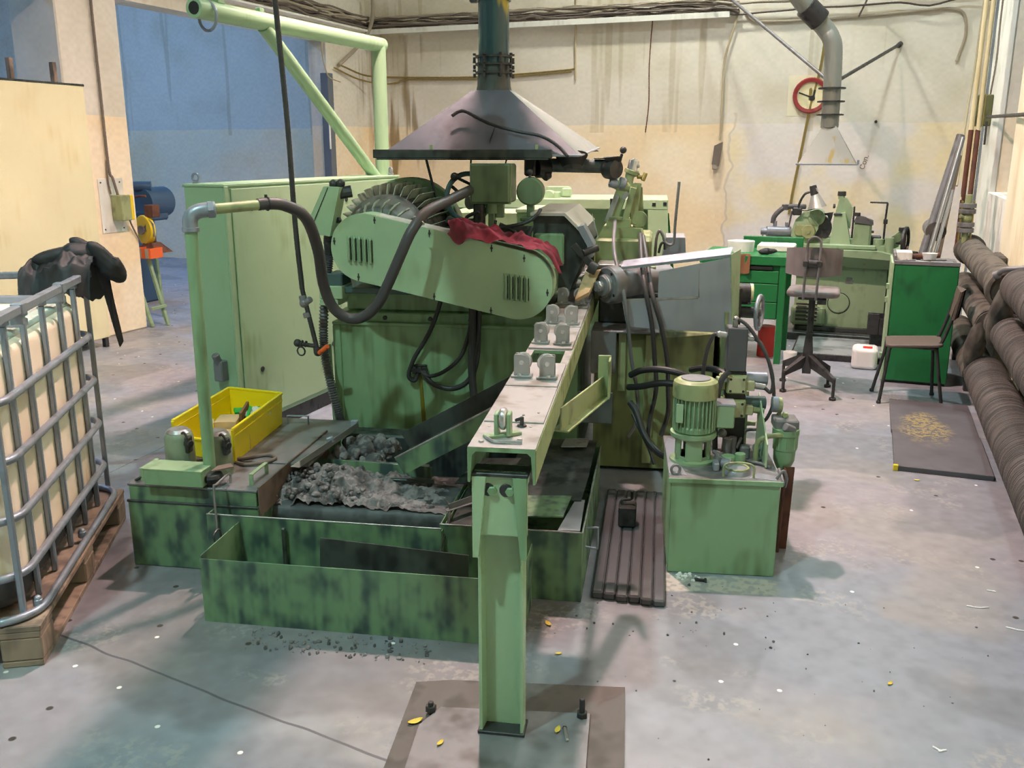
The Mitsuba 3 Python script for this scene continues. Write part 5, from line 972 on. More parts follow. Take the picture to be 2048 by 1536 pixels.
hose('conduit', 'vertical conduit down the back wall ending beside the horizontal ones', 'conduit', [(-3.575, YB - .02, 3.6), (-3.575, YB - .02, 3.0), (-3.565, YB - .02, 2.54)], .011, 'wire_pale')
hose('door_wire', 'thin wires dropping down the steel door frame', 'cable', [(-6.45, 10.35, 3.0), (-6.45, 10.36, 2.8), (-6.44, 10.42, 2.62), (-6.44, 10.5, 2.56), (-6.45, 10.75, 2.53)], .008, 'wire_pale')
obj('frame_sign', B().box(-6.435, -6.425, 10.40, 10.43, 1.70, 2.0, .002), 'paper', None, 'narrow white strip fixed to the steel door frame', 'strip')
hk = thing('hanging_switch', 'pendant push-button switch hanging on its cable against the back wall', 'switch')
obj('cord', B().tube([(-1.60, YB - .04, 3.25), (-1.64, YB - .05, 3.10), (-1.72, YB - .05, 2.80), (-1.745, YB - .05, 2.55), (-1.74, YB - .05, 2.0), (-1.745, YB - .06, 1.80)], .012, 8), 'wire_pale', hk)
obj('handle', B().hull([(-1.80, YB - .09, 1.74), (-1.71, YB - .09, 1.78), (-1.82, YB - .09, 1.52), (-1.74, YB - .09, 1.50), (-1.80, YB - .03, 1.74), (-1.71, YB - .03, 1.78), (-1.82, YB - .03, 1.52), (-1.74, YB - .03, 1.50)]), 'cable_grey', hk)
obj('orange_end', B().box(-1.815, -1.75, YB - .09, YB - .03, 1.46, 1.53, .01), 'tape', hk)
hose('back_wire', 'thin brown wire hanging down the back wall left of the pendant switch', 'cable', [(-2.62, YB - .012, 3.2), (-2.64, YB - .012, 2.7), (-2.63, YB - .012, 2.25), (-2.66, YB - .012, 1.9)], .006, 'rust', None, 6)
hose('roof_conduit', 'pale conduit hugging the top of the back wall and bending down near the right corner', 'conduit', [(-1.55, YB - .02, 3.26), (-1.45, YB - .02, 3.14), (-1.25, YB - .02, 3.11), (-.4, YB - .02, 3.12), (.30, YB - .02, 3.15), (.62, YB - .02, 3.16), (.76, YB - .02, 3.10), (.80, YB - .02, 2.9), (.76, YB - .02, 2.70), (.74, YB - .03, 2.62)], .016, 'cable_pale')
hose('loose_cable', 'dark cable dangling from the pale duct to the conduit', 'cable', [(-.20, 11.2, 3.4), (-.22, 11.45, 3.3), (-.30, YB - .03, 3.12)], .010, 'cable_grey')
hose('wall_pipe', 'thin brass-coloured pipe running down the back wall behind the clock and the small hood', 'pipe', [(-.62, YB - .02, 3.1), (-.66, YB - .02, 2.6), (-.735, YB - .02, 2.2), (-.80, YB - .02, 1.7), (-.86, YB - .02, 1.25), (-.89, YB - .02, .95)], .016, 'brass')
ck = thing('wall_clock', 'round wall clock with a thick red rim and pale yellow face', 'clock')
cc = np.array([-.745, YB, 2.295])
obj('back_board', B().box(-1.0, -.55, YB - .004, YB, 2.07, 2.52, .001), 'plaster_cream', ck)
obj('face', B().cyl(cc - [0, .005, 0], cc - [0, .03, 0], .165, n=40), 'enamel', ck)
obj('rim', B().lathe([(.150, -.03), (.150, .045), (.185, .05), (.198, .03), (.198, -.03)], cc - [0, .01, 0], (0, -1, 0), 44), 'red_rim', ck)
obj('hands', B().bar(cc + [.01, -.034, -.02], cc + [-.13, -.034, .035], .014, .004, (0, 1, 0)).bar(cc + [.03, -.036, -.03], cc + [.045, -.036, .06], .02, .004, (0, 1, 0)).cyl(cc + [.02, -.03, -.03], cc + [.02, -.04, -.03], .03, n=16), 'black', ck)
obj('motif', B().hull([cc + v for v in np.array([(-.02, -.032, .07), (.0, -.032, .09), (.02, -.032, .05), (.0, -.032, -.06), (-.02, -.032, -.05), (.01, -.03, .0)])]), 'brass', ck)
tx = meshkit.text_mesh('Con.', .055, .003); tx.apply_transform(np.array([[.25, -.97, 0, 0], [0, 0, -1, 0], [.97, .25, 0, 0], [0, 0, 0, 1.0]]))
tx.apply_translation([-.10, YB - .001, 1.47]); obj('wall_writing', B().add(tx), 'cable_grey', None, 'small upright pencil writing on the back wall right of the small hood', 'writing', smooth=False)
obj('wall_hook', B().cyl((-.02, YB, 2.0), (-.02, YB - .03, 2.0), .016, n=10), 'iron_dark', None, 'small dark peg in the back wall right of the small hood', 'peg')

# ------------------------------------------------------------------ small hood over the far grinder
sh = thing('small_hood', 'small pale sheet-metal extraction funnel hanging over the tool grinder at the back', 'hood')
fx, fy = -.425, 9.6
obj('funnel', B().hull([(-.675, fy - .2, 1.565), (-.155, fy - .2, 1.565), (-.675, fy + .25, 1.565), (-.155, fy + .25, 1.565), (fx - .05, fy - .05, 1.93), (fx + .05, fy - .05, 1.93), (fx - .05, fy + .05, 1.93), (fx + .05, fy + .05, 1.93)]), 'duct_pale', sh, 'pale grey funnel')
obj('rim', B().box(-.695, -.14, fy - .215, fy + .265, 1.553, 1.567, .002).box(-.15, -.13, fy - .02, fy + .02, 1.56, 1.60, .003), 'galv', sh)
obj('pipe', B().tube([(fx, fy, 1.90), (fx - .005, fy, 2.2), (fx - .02, fy, 2.58), (fx - .05, fy, 2.70), (fx - .12, fy, 2.80), (fx - .35, fy - .15, 3.05), (fx - .6, fy - .3, 3.4), (fx - 1.2, fy - .6, 4.2)], .082, 26, 6), 'duct_pale', sh)
obj('sleeve', B().cyl((fx - .16, fy - .03, 2.86), (fx - .29, fy - .11, 2.98), .105, n=24), 'iron_dark', sh)
for z in (2.01, 2.13, 2.25):
    obj('flange', B().lathe([(.08, 0), (.125, 0), (.125, .012), (.08, .012)], (fx - .005, fy, z), (0, 0, 1), 28), 'iron_dark', sh)
obj('strut', B().cyl((fx - .05, fy, 2.33), (-2.10, YB - .05, 3.70), .017, n=10), 'steel_plate', sh)
obj('strut', B().cyl((fx + .05, fy, 2.33), (.155, YB - .01, 2.82), .017, n=10).cyl((.14, YB - .06, 2.80), (.16, YB, 2.825), .028, n=10), 'iron_dark', sh)

# ------------------------------------------------------------------ feed table behind the grinder (machine axes)
use(MACH)
ft = thing('feed_table', 'pale green steel table behind the grinding machine with small castings on it', 'table')
obj('top', B().box(-1.95, .055, 7.0, 7.7, 1.265, 1.34, .006), 'green_clean', ft)
obj('leg', B().hull([(-.09, 7.0, 1.265), (.055, 7.0, 1.265), (-.05, 7.0, 0), (.13, 7.0, 0), (-.09, 7.06, 1.265), (.055, 7.06, 1.265), (-.05, 7.06, 0), (.13, 7.06, 0)]), 'green_clean', ft)
obj('leg', B().box(.02, .055, 7.3, 7.7, 0, 1.265, .004).hull([(.055, 7.6, 1.2), (.07, 7.6, 1.2), (.18, 7.6, 0), (.22, 7.6, 0), (.055, 7.66, 1.2), (.07, 7.66, 1.2), (.18, 7.66, 0), (.22, 7.66, 0)]), 'green_deep', ft)
obj('leg', B().box(-1.95, -1.85, 7.0, 7.1, 0, 1.27, .004), 'green_clean', ft)
obj('apron', B().box(-1.84, -.06, 7.25, 7.27, .40, 1.265, .003), 'green_machine', ft)
obj('slot_hole', B().box(-.06, -.035, 6.996, 7.0, 1.29, 1.315, 0).box(.02, .045, 6.996, 7.0, 1.295, 1.32, 0), 'black', ft)
for args, lb in (((-1.42, -1.24, 7.1, 7.3, 1.34, 1.44), 'small green casting at the left end of the feed table behind the handwheel'),
                 ((-.99, -.90, 7.12, 7.25, 1.34, 1.43), 'small green casting with a domed block on the feed table right of the round disc'),
                 ((-.755, -.685, 7.2, 7.3, 1.345, 1.41), 'small green block at the end of the castings on the feed table')):
    b = B().box(*args, c=.008)
    if 'domed' in lb: b.cyl((-.85, 7.1, 1.34), (-.85, 7.25, 1.34), .055, n=24).box(-.80, -.76, 7.08, 7.2, 1.33, 1.385, .005).box(-.88, -.70, 7.26, 7.34, 1.34, 1.42, .005)
    if 'left end' in lb: b.box(-1.36, -1.33, 7.15, 7.2, 1.44, 1.50, .003)
    obj('casting', b, 'green_clean', None, lb, 'casting')
fb = thing('machine_slide', 'pale green machine slide block between the wheel housing and the feed table', 'machine part')
obj('block', B().box(-1.40, -.62, 6.2, 6.6, .95, 1.29, .008).box(-.95, -.62, 6.15, 6.6, 1.29, 1.315, .004), 'green_clean', fb)
obj('stand', B().box(-1.3, -.7, 6.22, 6.55, 0, .95, .008), 'green_machine', fb)
# the roller rail goes on behind the machine
rb = thing('rear_roller_rail', 'continuing roller rail behind the wheel gap with small bright brackets', 'workpiece support')
use(BEAM)
obj('rail', channel(3.45, 4.9), 'steel', rb)
for y in (3.62, 3.95, 4.3, 4.62):
    for x, s in ((-.047, 1), (.043, -1)):
        obj('roller_bracket', B().box(x - .03, x + .03, y - .025, y + .02, .925, .935, .0015).box(x - .024, x + .024, y - .014, y - .008, .935, 1.0, .004).box(x - .024, x + .024, y + .006, y + .012, .935, 1.0, .004).cyl((x, y - .006, .98), (x, y + .006, .98), .02, n=16), 'steel', rb)
obj('rail_leg', B().box(-.05, .05, 4.7, 4.76, 0, .83, .004), 'green_machine', rb)
# ------------------------------------------------------------------ tool grinder at the back wall
use(HALL)
tg = thing('tool_grinder', 'green tool grinding machine with a desk lamp and tray against the back wall', 'grinding machine')
obj('plinth', B().box(-.66, .36, 8.70, 9.6, 0, .07, .004).box(-.56, .25, 8.85, 9.5, .07, .11, .004), 'sheet_dark', tg)
obj('body', B().hull([(x, y, z) for x, y in ((-.58, 8.90), (.20, 8.90), (-.58, 9.5), (.20, 9.5)) for z in (.10, .66)]).box(-.60, -.30, 8.82, 8.92, .12, .30, .03), 'green_grinder', tg)
obj('side_recess', B().box(.20, .31, 8.95, 9.4, .12, .68, .01), 'green_grinder', tg)
obj('pan', B().hull([(-.72, 8.70, .80), (.36, 8.70, .75), (-.72, 9.6, .80), (.36, 9.6, .78), (-.60, 8.84, .67), (.26, 8.84, .66), (-.60, 9.5, .67), (.26, 9.5, .66), (-.72, 8.70, .835), (.10, 8.70, .83), (.36, 8.70, .775), (.36, 9.6, .80), (-.72, 9.6, .835)]), 'green_grinder', tg)
obj('table', B().box(-.64, .08, 8.78, 9.4, .835, .872, .006).box(-.55, .06, 8.9, 9.3, .87, .92, .006), 'green_grinder', tg)
for i in range(5):
    obj('louvre', B().box(-.555, -.37, 8.802, 8.822, .165 + .036 * i, .182 + .036 * i, .002), 'iron_dark' , tg)
    obj('louvre_glint', B().box(-.46, -.36, 8.796, 8.802, .182 + .036 * i, .190 + .036 * i, .001), 'aluminium', tg)
obj('round_cover', B().lathe([(0, .012), (.085, .012), (.092, .006), (.092, 0)], (-.19, 8.90, .33), (0, -1, 0), 36), 'green_grinder', tg)
obj('cover_groove', B().lathe([(.093, .003), (.099, .003), (.099, 0)], (-.19, 8.90, .33), (0, -1, 0), 36), 'iron_dark', tg)
obj('hole', B().cyl((-.245, 8.899, .605), (-.245, 8.896, .605), .020, n=16), 'black', tg)
obj('plate', B().box(-.145, -.085, 8.893, 8.90, .515, .545, .002).box(-.14, -.09, 8.893, 8.90, .555, .57, .002), 'steel_plate', tg)
wg = obj('wheel_guard', B().xz([(-.635, .87), (-.65, .98), (-.62, 1.08), (-.55, 1.15), (-.46, 1.165), (-.40, 1.12), (-.42, 1.0), (-.46, .90), (-.50, .87)], 8.86, 9.05), 'green_clean', tg)
obj('wheel', B().cyl((-.43, 8.90, 1.0), (-.43, 9.0, 1.0), .125, n=30), 'iron_dark', wg)
obj('guard_lid', B().cyl((-.44, 8.85, 1.10), (-.44, 9.05, 1.10), .072, n=24).bar((-.50, 8.84, 1.14), (-.42, 8.84, 1.03), .012, .01, (0, 1, 0)), 'green_grinder', wg)
obj('boss', B().cyl((-.575, 8.855, .985), (-.575, 8.83, .985), .050, n=24).cyl((-.500, 8.855, .975), (-.500, 8.80, .975), .064, .058, n=26).cyl((-.50, 8.80, .975), (-.50, 8.79, .975), .02, n=12), 'green_olive', wg)
obj('handle_arm', B().hull([(-.36, 8.9, 1.14), (-.30, 8.9, 1.15), (-.32, 8.9, 1.05), (-.36, 8.93, 1.14), (-.30, 8.93, 1.15), (-.32, 8.93, 1.05)]).box(-.42, -.34, 8.9, 8.93, 1.12, 1.14, .003), 'iron_dark', wg)
obj('column', B().hull([(-.31, 8.86, .86), (-.13, 8.86, .86), (-.29, 8.86, 1.13), (-.20, 8.86, 1.15), (-.31, 9.1, .86), (-.13, 9.1, .86), (-.29, 9.1, 1.13), (-.20, 9.1, 1.15)]), 'green_clean', tg)
obj('column_head', B().hull([(-.29, 8.95, 1.12), (-.15, 8.95, 1.0), (-.26, 8.95, 1.27), (-.20, 8.95, 1.27), (-.14, 8.95, 1.18), (-.29, 9.12, 1.12), (-.15, 9.12, 1.0), (-.26, 9.12, 1.27), (-.20, 9.12, 1.27), (-.14, 9.12, 1.18)]).cyl((-.245, 9.0, 1.26), (-.245, 9.0, 1.30), .03, n=14), 'green_grinder', tg)
obj('column_cap', B().box(-.295, -.225, 8.845, 8.93, 1.125, 1.142, .003).cyl((-.245, 9.0, 1.29), (-.245, 9.0, 1.33), .036, n=16).box(-.135, -.12, 8.95, 9.0, .90, 1.20, .003).cyl((-.31, 8.97, 1.20), (-.29, 8.97, 1.20), .02, n=10), 'iron_dark', tg)
obj('motor_box', B().box(-.115, .035, 8.80, 9.05, .85, 1.07, .02), 'green_grinder', tg)
obj('box_lid', B().hull([(-.12, 8.79, 1.07), (.045, 8.79, 1.05), (-.12, 9.06, 1.07), (.045, 9.06, 1.05), (-.10, 8.81, 1.12), (-.04, 8.81, 1.125), (.04, 8.81, 1.08), (-.10, 9.04, 1.12), (.04, 9.04, 1.08)]).cyl((-.10, 8.9, 1.12), (-.10, 8.9, 1.15), .03, n=12).box(.035, .055, 8.82, 8.86, .98, 1.0, .003), 'iron_dark', tg)
obj('spindle_unit', B().cyl((-.92, 8.85, .965), (-.86, 8.86, .965), .032, n=18).cyl((-.87, 8.86, .965), (-.66, 8.92, .965), .047, n=20).cyl((-.80, 8.88, 1.0), (-.80, 8.88, 1.06), .018, n=10).cyl((-.70, 8.9, 1.0), (-.70, 8.9, 1.05), .014, n=10), 'galv', tg)
obj('spindle_base', B().box(-.80, -.64, 8.84, 9.1, .835, .92, .015).tube([(-.90, 8.84, .95), (-.90, 8.84, .80)], .006, 6).tube([(-.90, 8.84, .87), (-.80, 8.86, .87)], .005, 6), 'green_machine', tg)
obj('suction_hose', B().tube([(-.82, 8.88, 1.04), (-.81, 8.88, 1.10), (-.76, 8.89, 1.16), (-.70, 8.9, 1.19), (-.60, 8.92, 1.19), (-.55, 8.95, 1.19)], .022, 12).cyl((-.72, 8.9, 1.16), (-.72, 8.9, 1.21), .032, n=14).tube([(-.66, 8.9, 1.15), (-.68, 8.9, 1.0), (-.70, 8.9, .87)], .008, 8), 'rubber_grey', tg)
lm = obj('lamp', B().lathe([(.028, .10), (.030, .05), (.045, .02), (.082, -.075), (.079, -.075), (.042, .018)], (-.455, 8.80, 1.265), (-.22, .0, .97), 26), 'aluminium', tg, 'bell-shaped desk lamp')
obj('lamp_cap', B().cyl((-.468, 8.80, 1.305), (-.49, 8.80, 1.385), .035, .030, n=18), 'iron_dark', lm)
obj('gooseneck', B().tube([(-.60, 8.82, 1.15), (-.595, 8.81, 1.22), (-.56, 8.80, 1.30), (-.52, 8.80, 1.325), (-.48, 8.80, 1.33)], .010, 8).tube([(-.60, 8.80, 1.17), (-.52, 8.80, 1.165), (-.42, 8.80, 1.20), (-.38, 8.80, 1.235)], .005, 6).box(-.65, -.57, 8.80, 8.88, 1.12, 1.19, .01), 'iron_dark', lm)
obj('coolant_arm', B().tube([(.14, 8.86, .90), (.14, 8.86, 1.10), (.145, 8.86, 1.24)], .0085, 8, 2).bar((.148, 8.86, 1.243), (.0, 8.86, 1.245), .012, .014).cyl((.142, 8.86, 1.06), (.142, 8.86, 1.10), .018, n=10), 'iron_dark', tg)
obj('feed_head', B().cyl((.10, 8.85, .84), (.10, 8.85, .93), .045, n=18).cyl((.19, 8.82, .80), (.19, 8.82, .945), .042, .038, n=18).hull([(.15, 8.86, .90), (.29, 8.86, 1.02), (.29, 8.86, .98), (.15, 8.92, .80), (.29, 8.92, 1.02), (.27, 8.9, .86)]).cyl((.14, 8.80, .83), (.14, 8.90, .83), .045, n=16), 'green_grinder', tg)
obj('feed_wheel', B().lathe([(.115, -.01), (.13, -.006), (.13, .012), (.115, .016)], (.315, 8.84, .915), (1, -.25, 0), 30).box(.30, .325, 8.83, 8.85, .80, 1.03, .003).box(.255, .33, 8.84, 8.86, 1.0, 1.035, .004).cyl((.32, 8.80, .83), (.42, 8.74, .82), .012, .020, n=12), 'iron_dark', tg)
obj('cross_rod', B().cyl((.03, 8.9, .90), (.30, 8.9, .90), .02, n=12).box(.0, .12, 8.88, 8.96, .84, .95, .01), 'iron_dark', tg)
obj('orange_rag', B().add(lump((.30, 8.86, .64), (1, .2, .1), .09, .03, .03, 4.)), 'orange', None, 'orange rag tucked under the tray of the tool grinder', 'rag', smooth=True)
obj('foot_bin', B().open_box(.07, .26, 8.35, 8.65, .16, .30).box(.07, .16, 8.34, 8.35, .16, .34, .002).box(.10, .24, 8.4, 8.6, 0, .16, .01), 'iron_dark', None, 'black notched metal bin beside the green cabinet at the foot of the tool grinder', 'bin')
pf = thing('standing_platform', 'low grey platform on the floor in front of the tool grinder', 'platform')
obj('deck', B().box(-.50, .34, 7.90, 8.66, .03, .052, .004), 'floor_grey', pf)
obj('frame', B().box(-.51, .35, 7.89, 7.915, 0, .052, .003).box(-.51, -.48, 7.89, 8.66, 0, .05, .003).box(.32, .35, 7.89, 8.66, 0, .05, .003), 'iron_dark', pf)
jc2 = thing('jerrycan', 'white plastic jerrycan with a red label lying on the platform by the green cabinet', 'canister')
obj('body', rounded(-.03, .165, 7.63, 7.88, .0, .165, .045, .03).move((0, .02, .0)), 'white_plastic', jc2)
obj('label', B().box(.05, .12, 7.70, 7.78, .164, .167, .001), 'red_cap', jc2)
obj('cup', B().lathe([(.0, 0), (.042, 0), (.054, .135), (.051, .135), (.040, .006), (0, .006)], (-.49, 7.50, 0), n=24), 'paper', None, 'dirty white plastic cup on the floor under the workbench', 'cup')

# workbench left of the tool grinder
wb = thing('workbench', 'bright green steel workbench with drawers left of the tool grinder', 'workbench')
obj('top', B().box(-1.26, -.565, 7.60, 8.25, .80, .872, .004), 'green_deep', wb)
obj('back_rail', B().box(-1.0, -.50, 8.26, 8.30, .80, .97, .004), 'green_deep', wb)
for x in (-1.24, -.625):
    for y in (7.61, 8.19):
        obj('leg', B().box(x, x + .05, y, y + .05, 0, .80, .003), 'green_deep', wb)
obj('carcass', B().box(-1.19, -.63, 7.64, 8.2, .36, .80, .003), 'green_deep', wb)
for z0, z1 in ((.655, .755), (.505, .65), (.37, .50)):
    obj('drawer', B().box(-1.185, -.63, 7.605, 7.645, z0, z1, .004), 'green_grinder' if False else 'green_deep', wb)
obj('slot', B().box(-1.15, -.68, 7.60, 7.64, .765, .79, .0), 'black', wb)
obj('brown_cloth', B().add(grid_mesh(lambda s, t: (-.955 + .10 * s, 7.594 - .012 * np.sin(6 * s + 2 * t) - .01 * t + .0 * s + .09 * np.clip(.22 - t, 0, 1), .885 - .20 * np.clip(t - .2, 0, 1) * (1 - .3 * (s - .5) ** 2)), 12, 16)), 'card_dark', None, 'brown cloth hanging over the front edge of the workbench', 'cloth', smooth=True)
obj('white_tub', B().lathe([(0, 0), (.105, 0), (.112, .085), (.106, .085), (.10, .01), (0, .01)], (-.98, 7.95, .872), n=30).lathe([(.0, .055), (.10, .055)], (-.98, 7.95, .872), n=30), 'white_plastic', None, 'round white tub on the workbench', 'tub')
obj('grey_box', B().box(-.85, -.55, 7.95, 8.2, .872, .93, .01), 'plaster_pale', None, 'pale grey box on the workbench beside the white tub', 'box')
obj('dark_glove', B().add(lump((-.74, 7.75, .897), (1, .3, .05), .075, .028, .022, 7.)), 'cloth_black', None, 'small dark glove on the workbench in front of the grey box', 'glove', smooth=True)
obj('red_can', B().cyl((-.72, 7.9, .0), (-.72, 7.9, .26), .07, n=22), 'red', None, 'red can on the floor under the workbench', 'can')
obj('wood_offcut', B().box(-1.08, -.90, 7.75, 8.0, 0, .05, .004).box(-1.06, -.92, 7.70, 7.9, .05, .12, .004), 'wood', None, 'wooden offcuts stacked under the workbench', 'offcuts')

# drafting chair
dc = thing('work_stool', 'high swivel work chair with a worn curved plywood back in front of the tool grinder', 'chair')
cx, cy = -.325, 6.87
obj('column', B().cyl((cx, cy, .20), (cx, cy, .70), .022, n=16).hull([(cx - .035, cy - .03, .28), (cx + .035, cy - .03, .28), (cx, cy + .04, .28), (cx - .03, cy - .03, .12), (cx + .03, cy - .03, .12), (cx, cy + .03, .12), (cx - .022, cy - .022, .42), (cx + .022, cy - .022, .42), (cx, cy + .03, .42)]), 'iron_dark', dc)
for fx_, fy_ in ((-.50, 7.05), (-.47, 6.72), (-.125, 6.60), (-.175, 6.98)):
    lg = obj('leg', B().hull([(cx - .02, cy, .27), (cx + .02, cy, .27), (cx, cy, .17), (fx_ - .012, fy_, .155), (fx_ + .012, fy_, .155), (fx_, fy_, .115), (cx, cy + .02, .22), (cx, cy - .02, .22)]), 'iron_dark', dc)
    obj('foot', B().cyl((fx_, fy_, 0), (fx_, fy_, .15), .011, n=10).cyl((fx_, fy_, 0), (fx_, fy_, .018), .024, n=14), 'iron_dark', lg)
obj('seat', rounded(cx - .175, cx + .185, cy - .16, cy + .18, .690, .738, .07, .024), 'seat_ply', dc)
obj('seat_plate', B().box(cx - .09, cx + .09, cy - .13, cy + .1, .672, .692, .003).cyl((cx + .04, cy - .12, .665), (cx + .10, cy - .12, .665), .022, n=12), 'iron_dark', dc)
def back(s, t):
    a = (s - .5) * 1.25; return cx + .0 + .185 * np.sin(a) / math.sin(.625), cy - .265 + .10 * (1 - np.cos(a)) / (1 - math.cos(.625)) * .75, .870 + .165 * t - .02 * np.cos(a * 2) * (t < .5) + .018 * np.cos(a * 2.4) * (t > .5)
obj('backrest', B().add(grid_mesh(back, 22, 8)).add((lambda m: (m.apply_translation([0, .012, 0]), m)[1])(grid_mesh(back, 22, 8))), 'seat_ply', dc, smooth=True)
obj('back_frame', B().tube([(cx - .055, cy - .15, .68), (cx - .05, cy - .25, .72), (cx - .045, cy - .29, .90), (cx - .043, cy - .292, 1.06), (cx - .035, cy - .292, 1.105), (cx, cy - .292, 1.125), (cx + .035, cy - .292, 1.105), (cx + .043, cy - .292, 1.06), (cx + .04, cy - .29, .90), (cx + .035, cy - .25, .72), (cx + .03, cy - .15, .68)], .0085, 8, 5), 'steel_plate', dc)
obj('back_clamp', B().box(cx - .065, cx - .03, cy - .305, cy - .25, .925, .965, .004).box(cx + .025, cx + .06, cy - .305, cy - .25, .925, .965, .004).cyl((cx - .03, cy - .275, .945), (cx + .03, cy - .275, .945), .03, n=14), 'iron_dark', dc)

# green cabinet with clutter, and the school chair in front of it
gc = thing('tool_cabinet', 'deep green sheet-steel tool cabinet with clutter on top beside the pipes', 'cabinet')
obj('body', B().box(.205, .640, 7.28, 7.80, .02, .885, .005), 'green_deep', gc)
obj('side_edge', B().box(.185, .206, 7.27, 7.80, .02, .90, .003), 'green_clean', gc)
obj('top_tray', B().box(.20, .642, 7.275, 7.29, .885, .915, .003).box(.20, .642, 7.29, 7.80, .882, .888, .002).box(.20, .215, 7.29, 7.80, .885, .95, .003), 'steel_plate', gc)
for z in (.18, .60, .70):
    obj('hinge', B().box(.165, .187, 7.30, 7.34, z, z + .04, .003), 'green_grinder', gc)
obj('base', B().box(.215, .63, 7.30, 7.78, 0, .022, .002), 'black', gc)
for p, q, r, m_, l in (((.24, 7.36, .90), (.56, 7.45, .905), .010, 'iron_dark', 'dark steel bar lying on the green cabinet'), ((.30, 7.42, .899), (.44, 7.34, .899), .012, 'steel', 'bright round bar lying at the front of the green cabinet'),
                       ((.45, 7.35, .90), (.60, 7.38, .90), .013, 'galv', 'short shiny tube at the right front of the green cabinet'), ((.26, 7.55, .91), (.52, 7.62, .93), .022, 'rust', 'rusty pipe offcut at the back of the green cabinet')):
    obj('metal_bar', B().cyl(p, q, r, n=14), m_, None, l, 'metal bar')
obj('plastic_cup', B().lathe([(0, 0), (.035, 0), (.055, .07), (.052, .07), (.033, .005), (0, .005)], (.445, 7.46, .888), n=22), 'white_plastic', None, 'pale plastic cup among the clutter on the green cabinet', 'cup')
obj('card_lid', B().box(.22, .33, 7.50, 7.68, .89, .955, .004), 'plaster_pale', None, 'pale box at the left back corner of the green cabinet', 'box')
b = B()
for i in range(40):
    q = rng.random(3); b.box(.25 + .34 * q[0], .25 + .34 * q[0] + .02 + .03 * q[2], 7.31 + .3 * q[1], 7.33 + .3 * q[1], .888, .895 + .012 * q[2], .002)
obj('small_tools', b, 'steel_plate', None, 'litter of small tools and bits on the green cabinet', 'clutter', None, 'stuff')
sc = thing('chair', 'brown plywood and steel-tube chair standing beside the pipes before the green cabinet', 'chair')
obj('seat', B().add(rounded(.185, .545, 6.64, 6.99, .40, .424, .05, .011).mesh()).rot(-4, [0, 1, 0], [.36, 6.8, .41]), 'seat_brown', sc)
obj('backrest', B().hull([(.575, 6.66, .60), (.578, 6.98, .60), (.605, 6.67, .79), (.608, 6.97, .79), (.588, 6.66, .60), (.591, 6.98, .60), (.617, 6.67, .79), (.62, 6.97, .79), (.618, 6.82, .60), (.645, 6.82, .79), (.63, 6.82, .60), (.655, 6.82, .79)]), 'seat_brown', sc)
for k, P in enumerate(([(.175, 6.63, 0), (.205, 6.655, .30), (.215, 6.665, .385), (.26, 6.67, .402), (.50, 6.67, .40)], [(.13, 6.965, 0), (.19, 6.965, .30), (.20, 6.96, .385), (.25, 6.955, .402), (.50, 6.955, .40)],
                       [(.575, 6.69, 0), (.53, 6.68, .25), (.505, 6.675, .40)], [(.53, 7.0, 0), (.51, 6.975, .25), (.50, 6.96, .40)])):
    obj('leg', B().tube(P, .0115, 10, 4).cyl(P[0], np.array(P[0]) + [0, 0, .02], .015, n=12), 'iron_dark', sc)
for y in (6.69, 6.95):
    obj('back_tube', B().tube([(.46, y, .398), (.52, y, .42), (.565, y, .55), (.605, y, .72)], .0115, 10, 4), 'iron_dark', sc)

# boards on the floor
obj('floor_board', B().box(.245, .735, 5.92, 6.69, 0, .026, .003), 'board', None, 'dark rubber board on the floor nearer the brown chair, half covered with yellow swarf', 'floor board')
obj('floor_board', B().box(.25, .74, 5.19, 5.915, 0, .030, .003), 'board', None, 'dark rubber board on the floor nearer the camera with a yellow corner', 'floor board')
obj('yellow_corner', B().box(.244, .27, 5.184, 5.205, 0, .034, .003), 'yellow_paint', None, 'bit of yellow tape on the corner of the dark floor board', 'tape')

# ------------------------------------------------------------------ lagged heating pipes along the right wall
def lag(pts_y0, pts_y1, x, z, r, label, mat='lagging'):
    n, m = 28, 14; y = np.linspace(pts_y0, pts_y1, m); a = np.linspace(0, 2 * np.pi, n)
    Y, A = np.meshgrid(y, a, indexing='ij'); rr = r * (1 + .05 * (meshkit.noise(np.stack([Y * 5, np.cos(A) * 1.2, np.sin(A) * 1.2], -1), int(z * 100)) - .5))
    v = np.stack([x + rr * np.cos(A), Y, z + rr * np.sin(A)], -1).reshape(-1, 3); idx = np.arange(n * m).reshape(m, n)
    f = np.concatenate([np.stack([idx[:-1, :-1], idx[1:, 1:], idx[1:, :-1]], -1).reshape(-1, 3), np.stack([idx[:-1, :-1], idx[:-1, 1:], idx[1:, 1:]], -1).reshape(-1, 3)])
    mm = trimesh.Trimesh(v, f, process=False)
    uv = np.stack([Y.ravel() + .05 * A.ravel() / 6.283, A.ravel()], 1)
    key = numbered('lagged_pipe'); scene[key] = mikit.ply(mm, mat, smooth=True, uv=uv); tag(key, label, 'pipe')
    for yy, dd in ((pts_y0, -1), (pts_y1, 1)):
        obj('end_cap', B().cyl((x, yy - .005 * dd, z), (x, yy + .02 * dd, z), r * .97, n=24), 'lagging_plain', key)
PX = .80
lag(3.0, 5.75, PX + .02, .955, .105, 'topmost thick dark lagged pipe at the right edge of the photo')
lag(3.0, 6.25, PX + .02, .665, .105, 'middle thick dark lagged pipe at the right edge of the photo')
lag(3.0, 6.60, PX - .0, .265, .125, 'lowest thick dark lagged pipe at the right edge of the photo, near the floor boards')
lag(6.05, 8.45, PX - .0, .90, .100, 'upper lagged pipe behind the brown chair, running to the corner', 'lagging_plain')
lag(6.55, 8.6, PX - .0, .60, .100, 'middle lagged pipe behind the brown chair', 'lagging_plain')
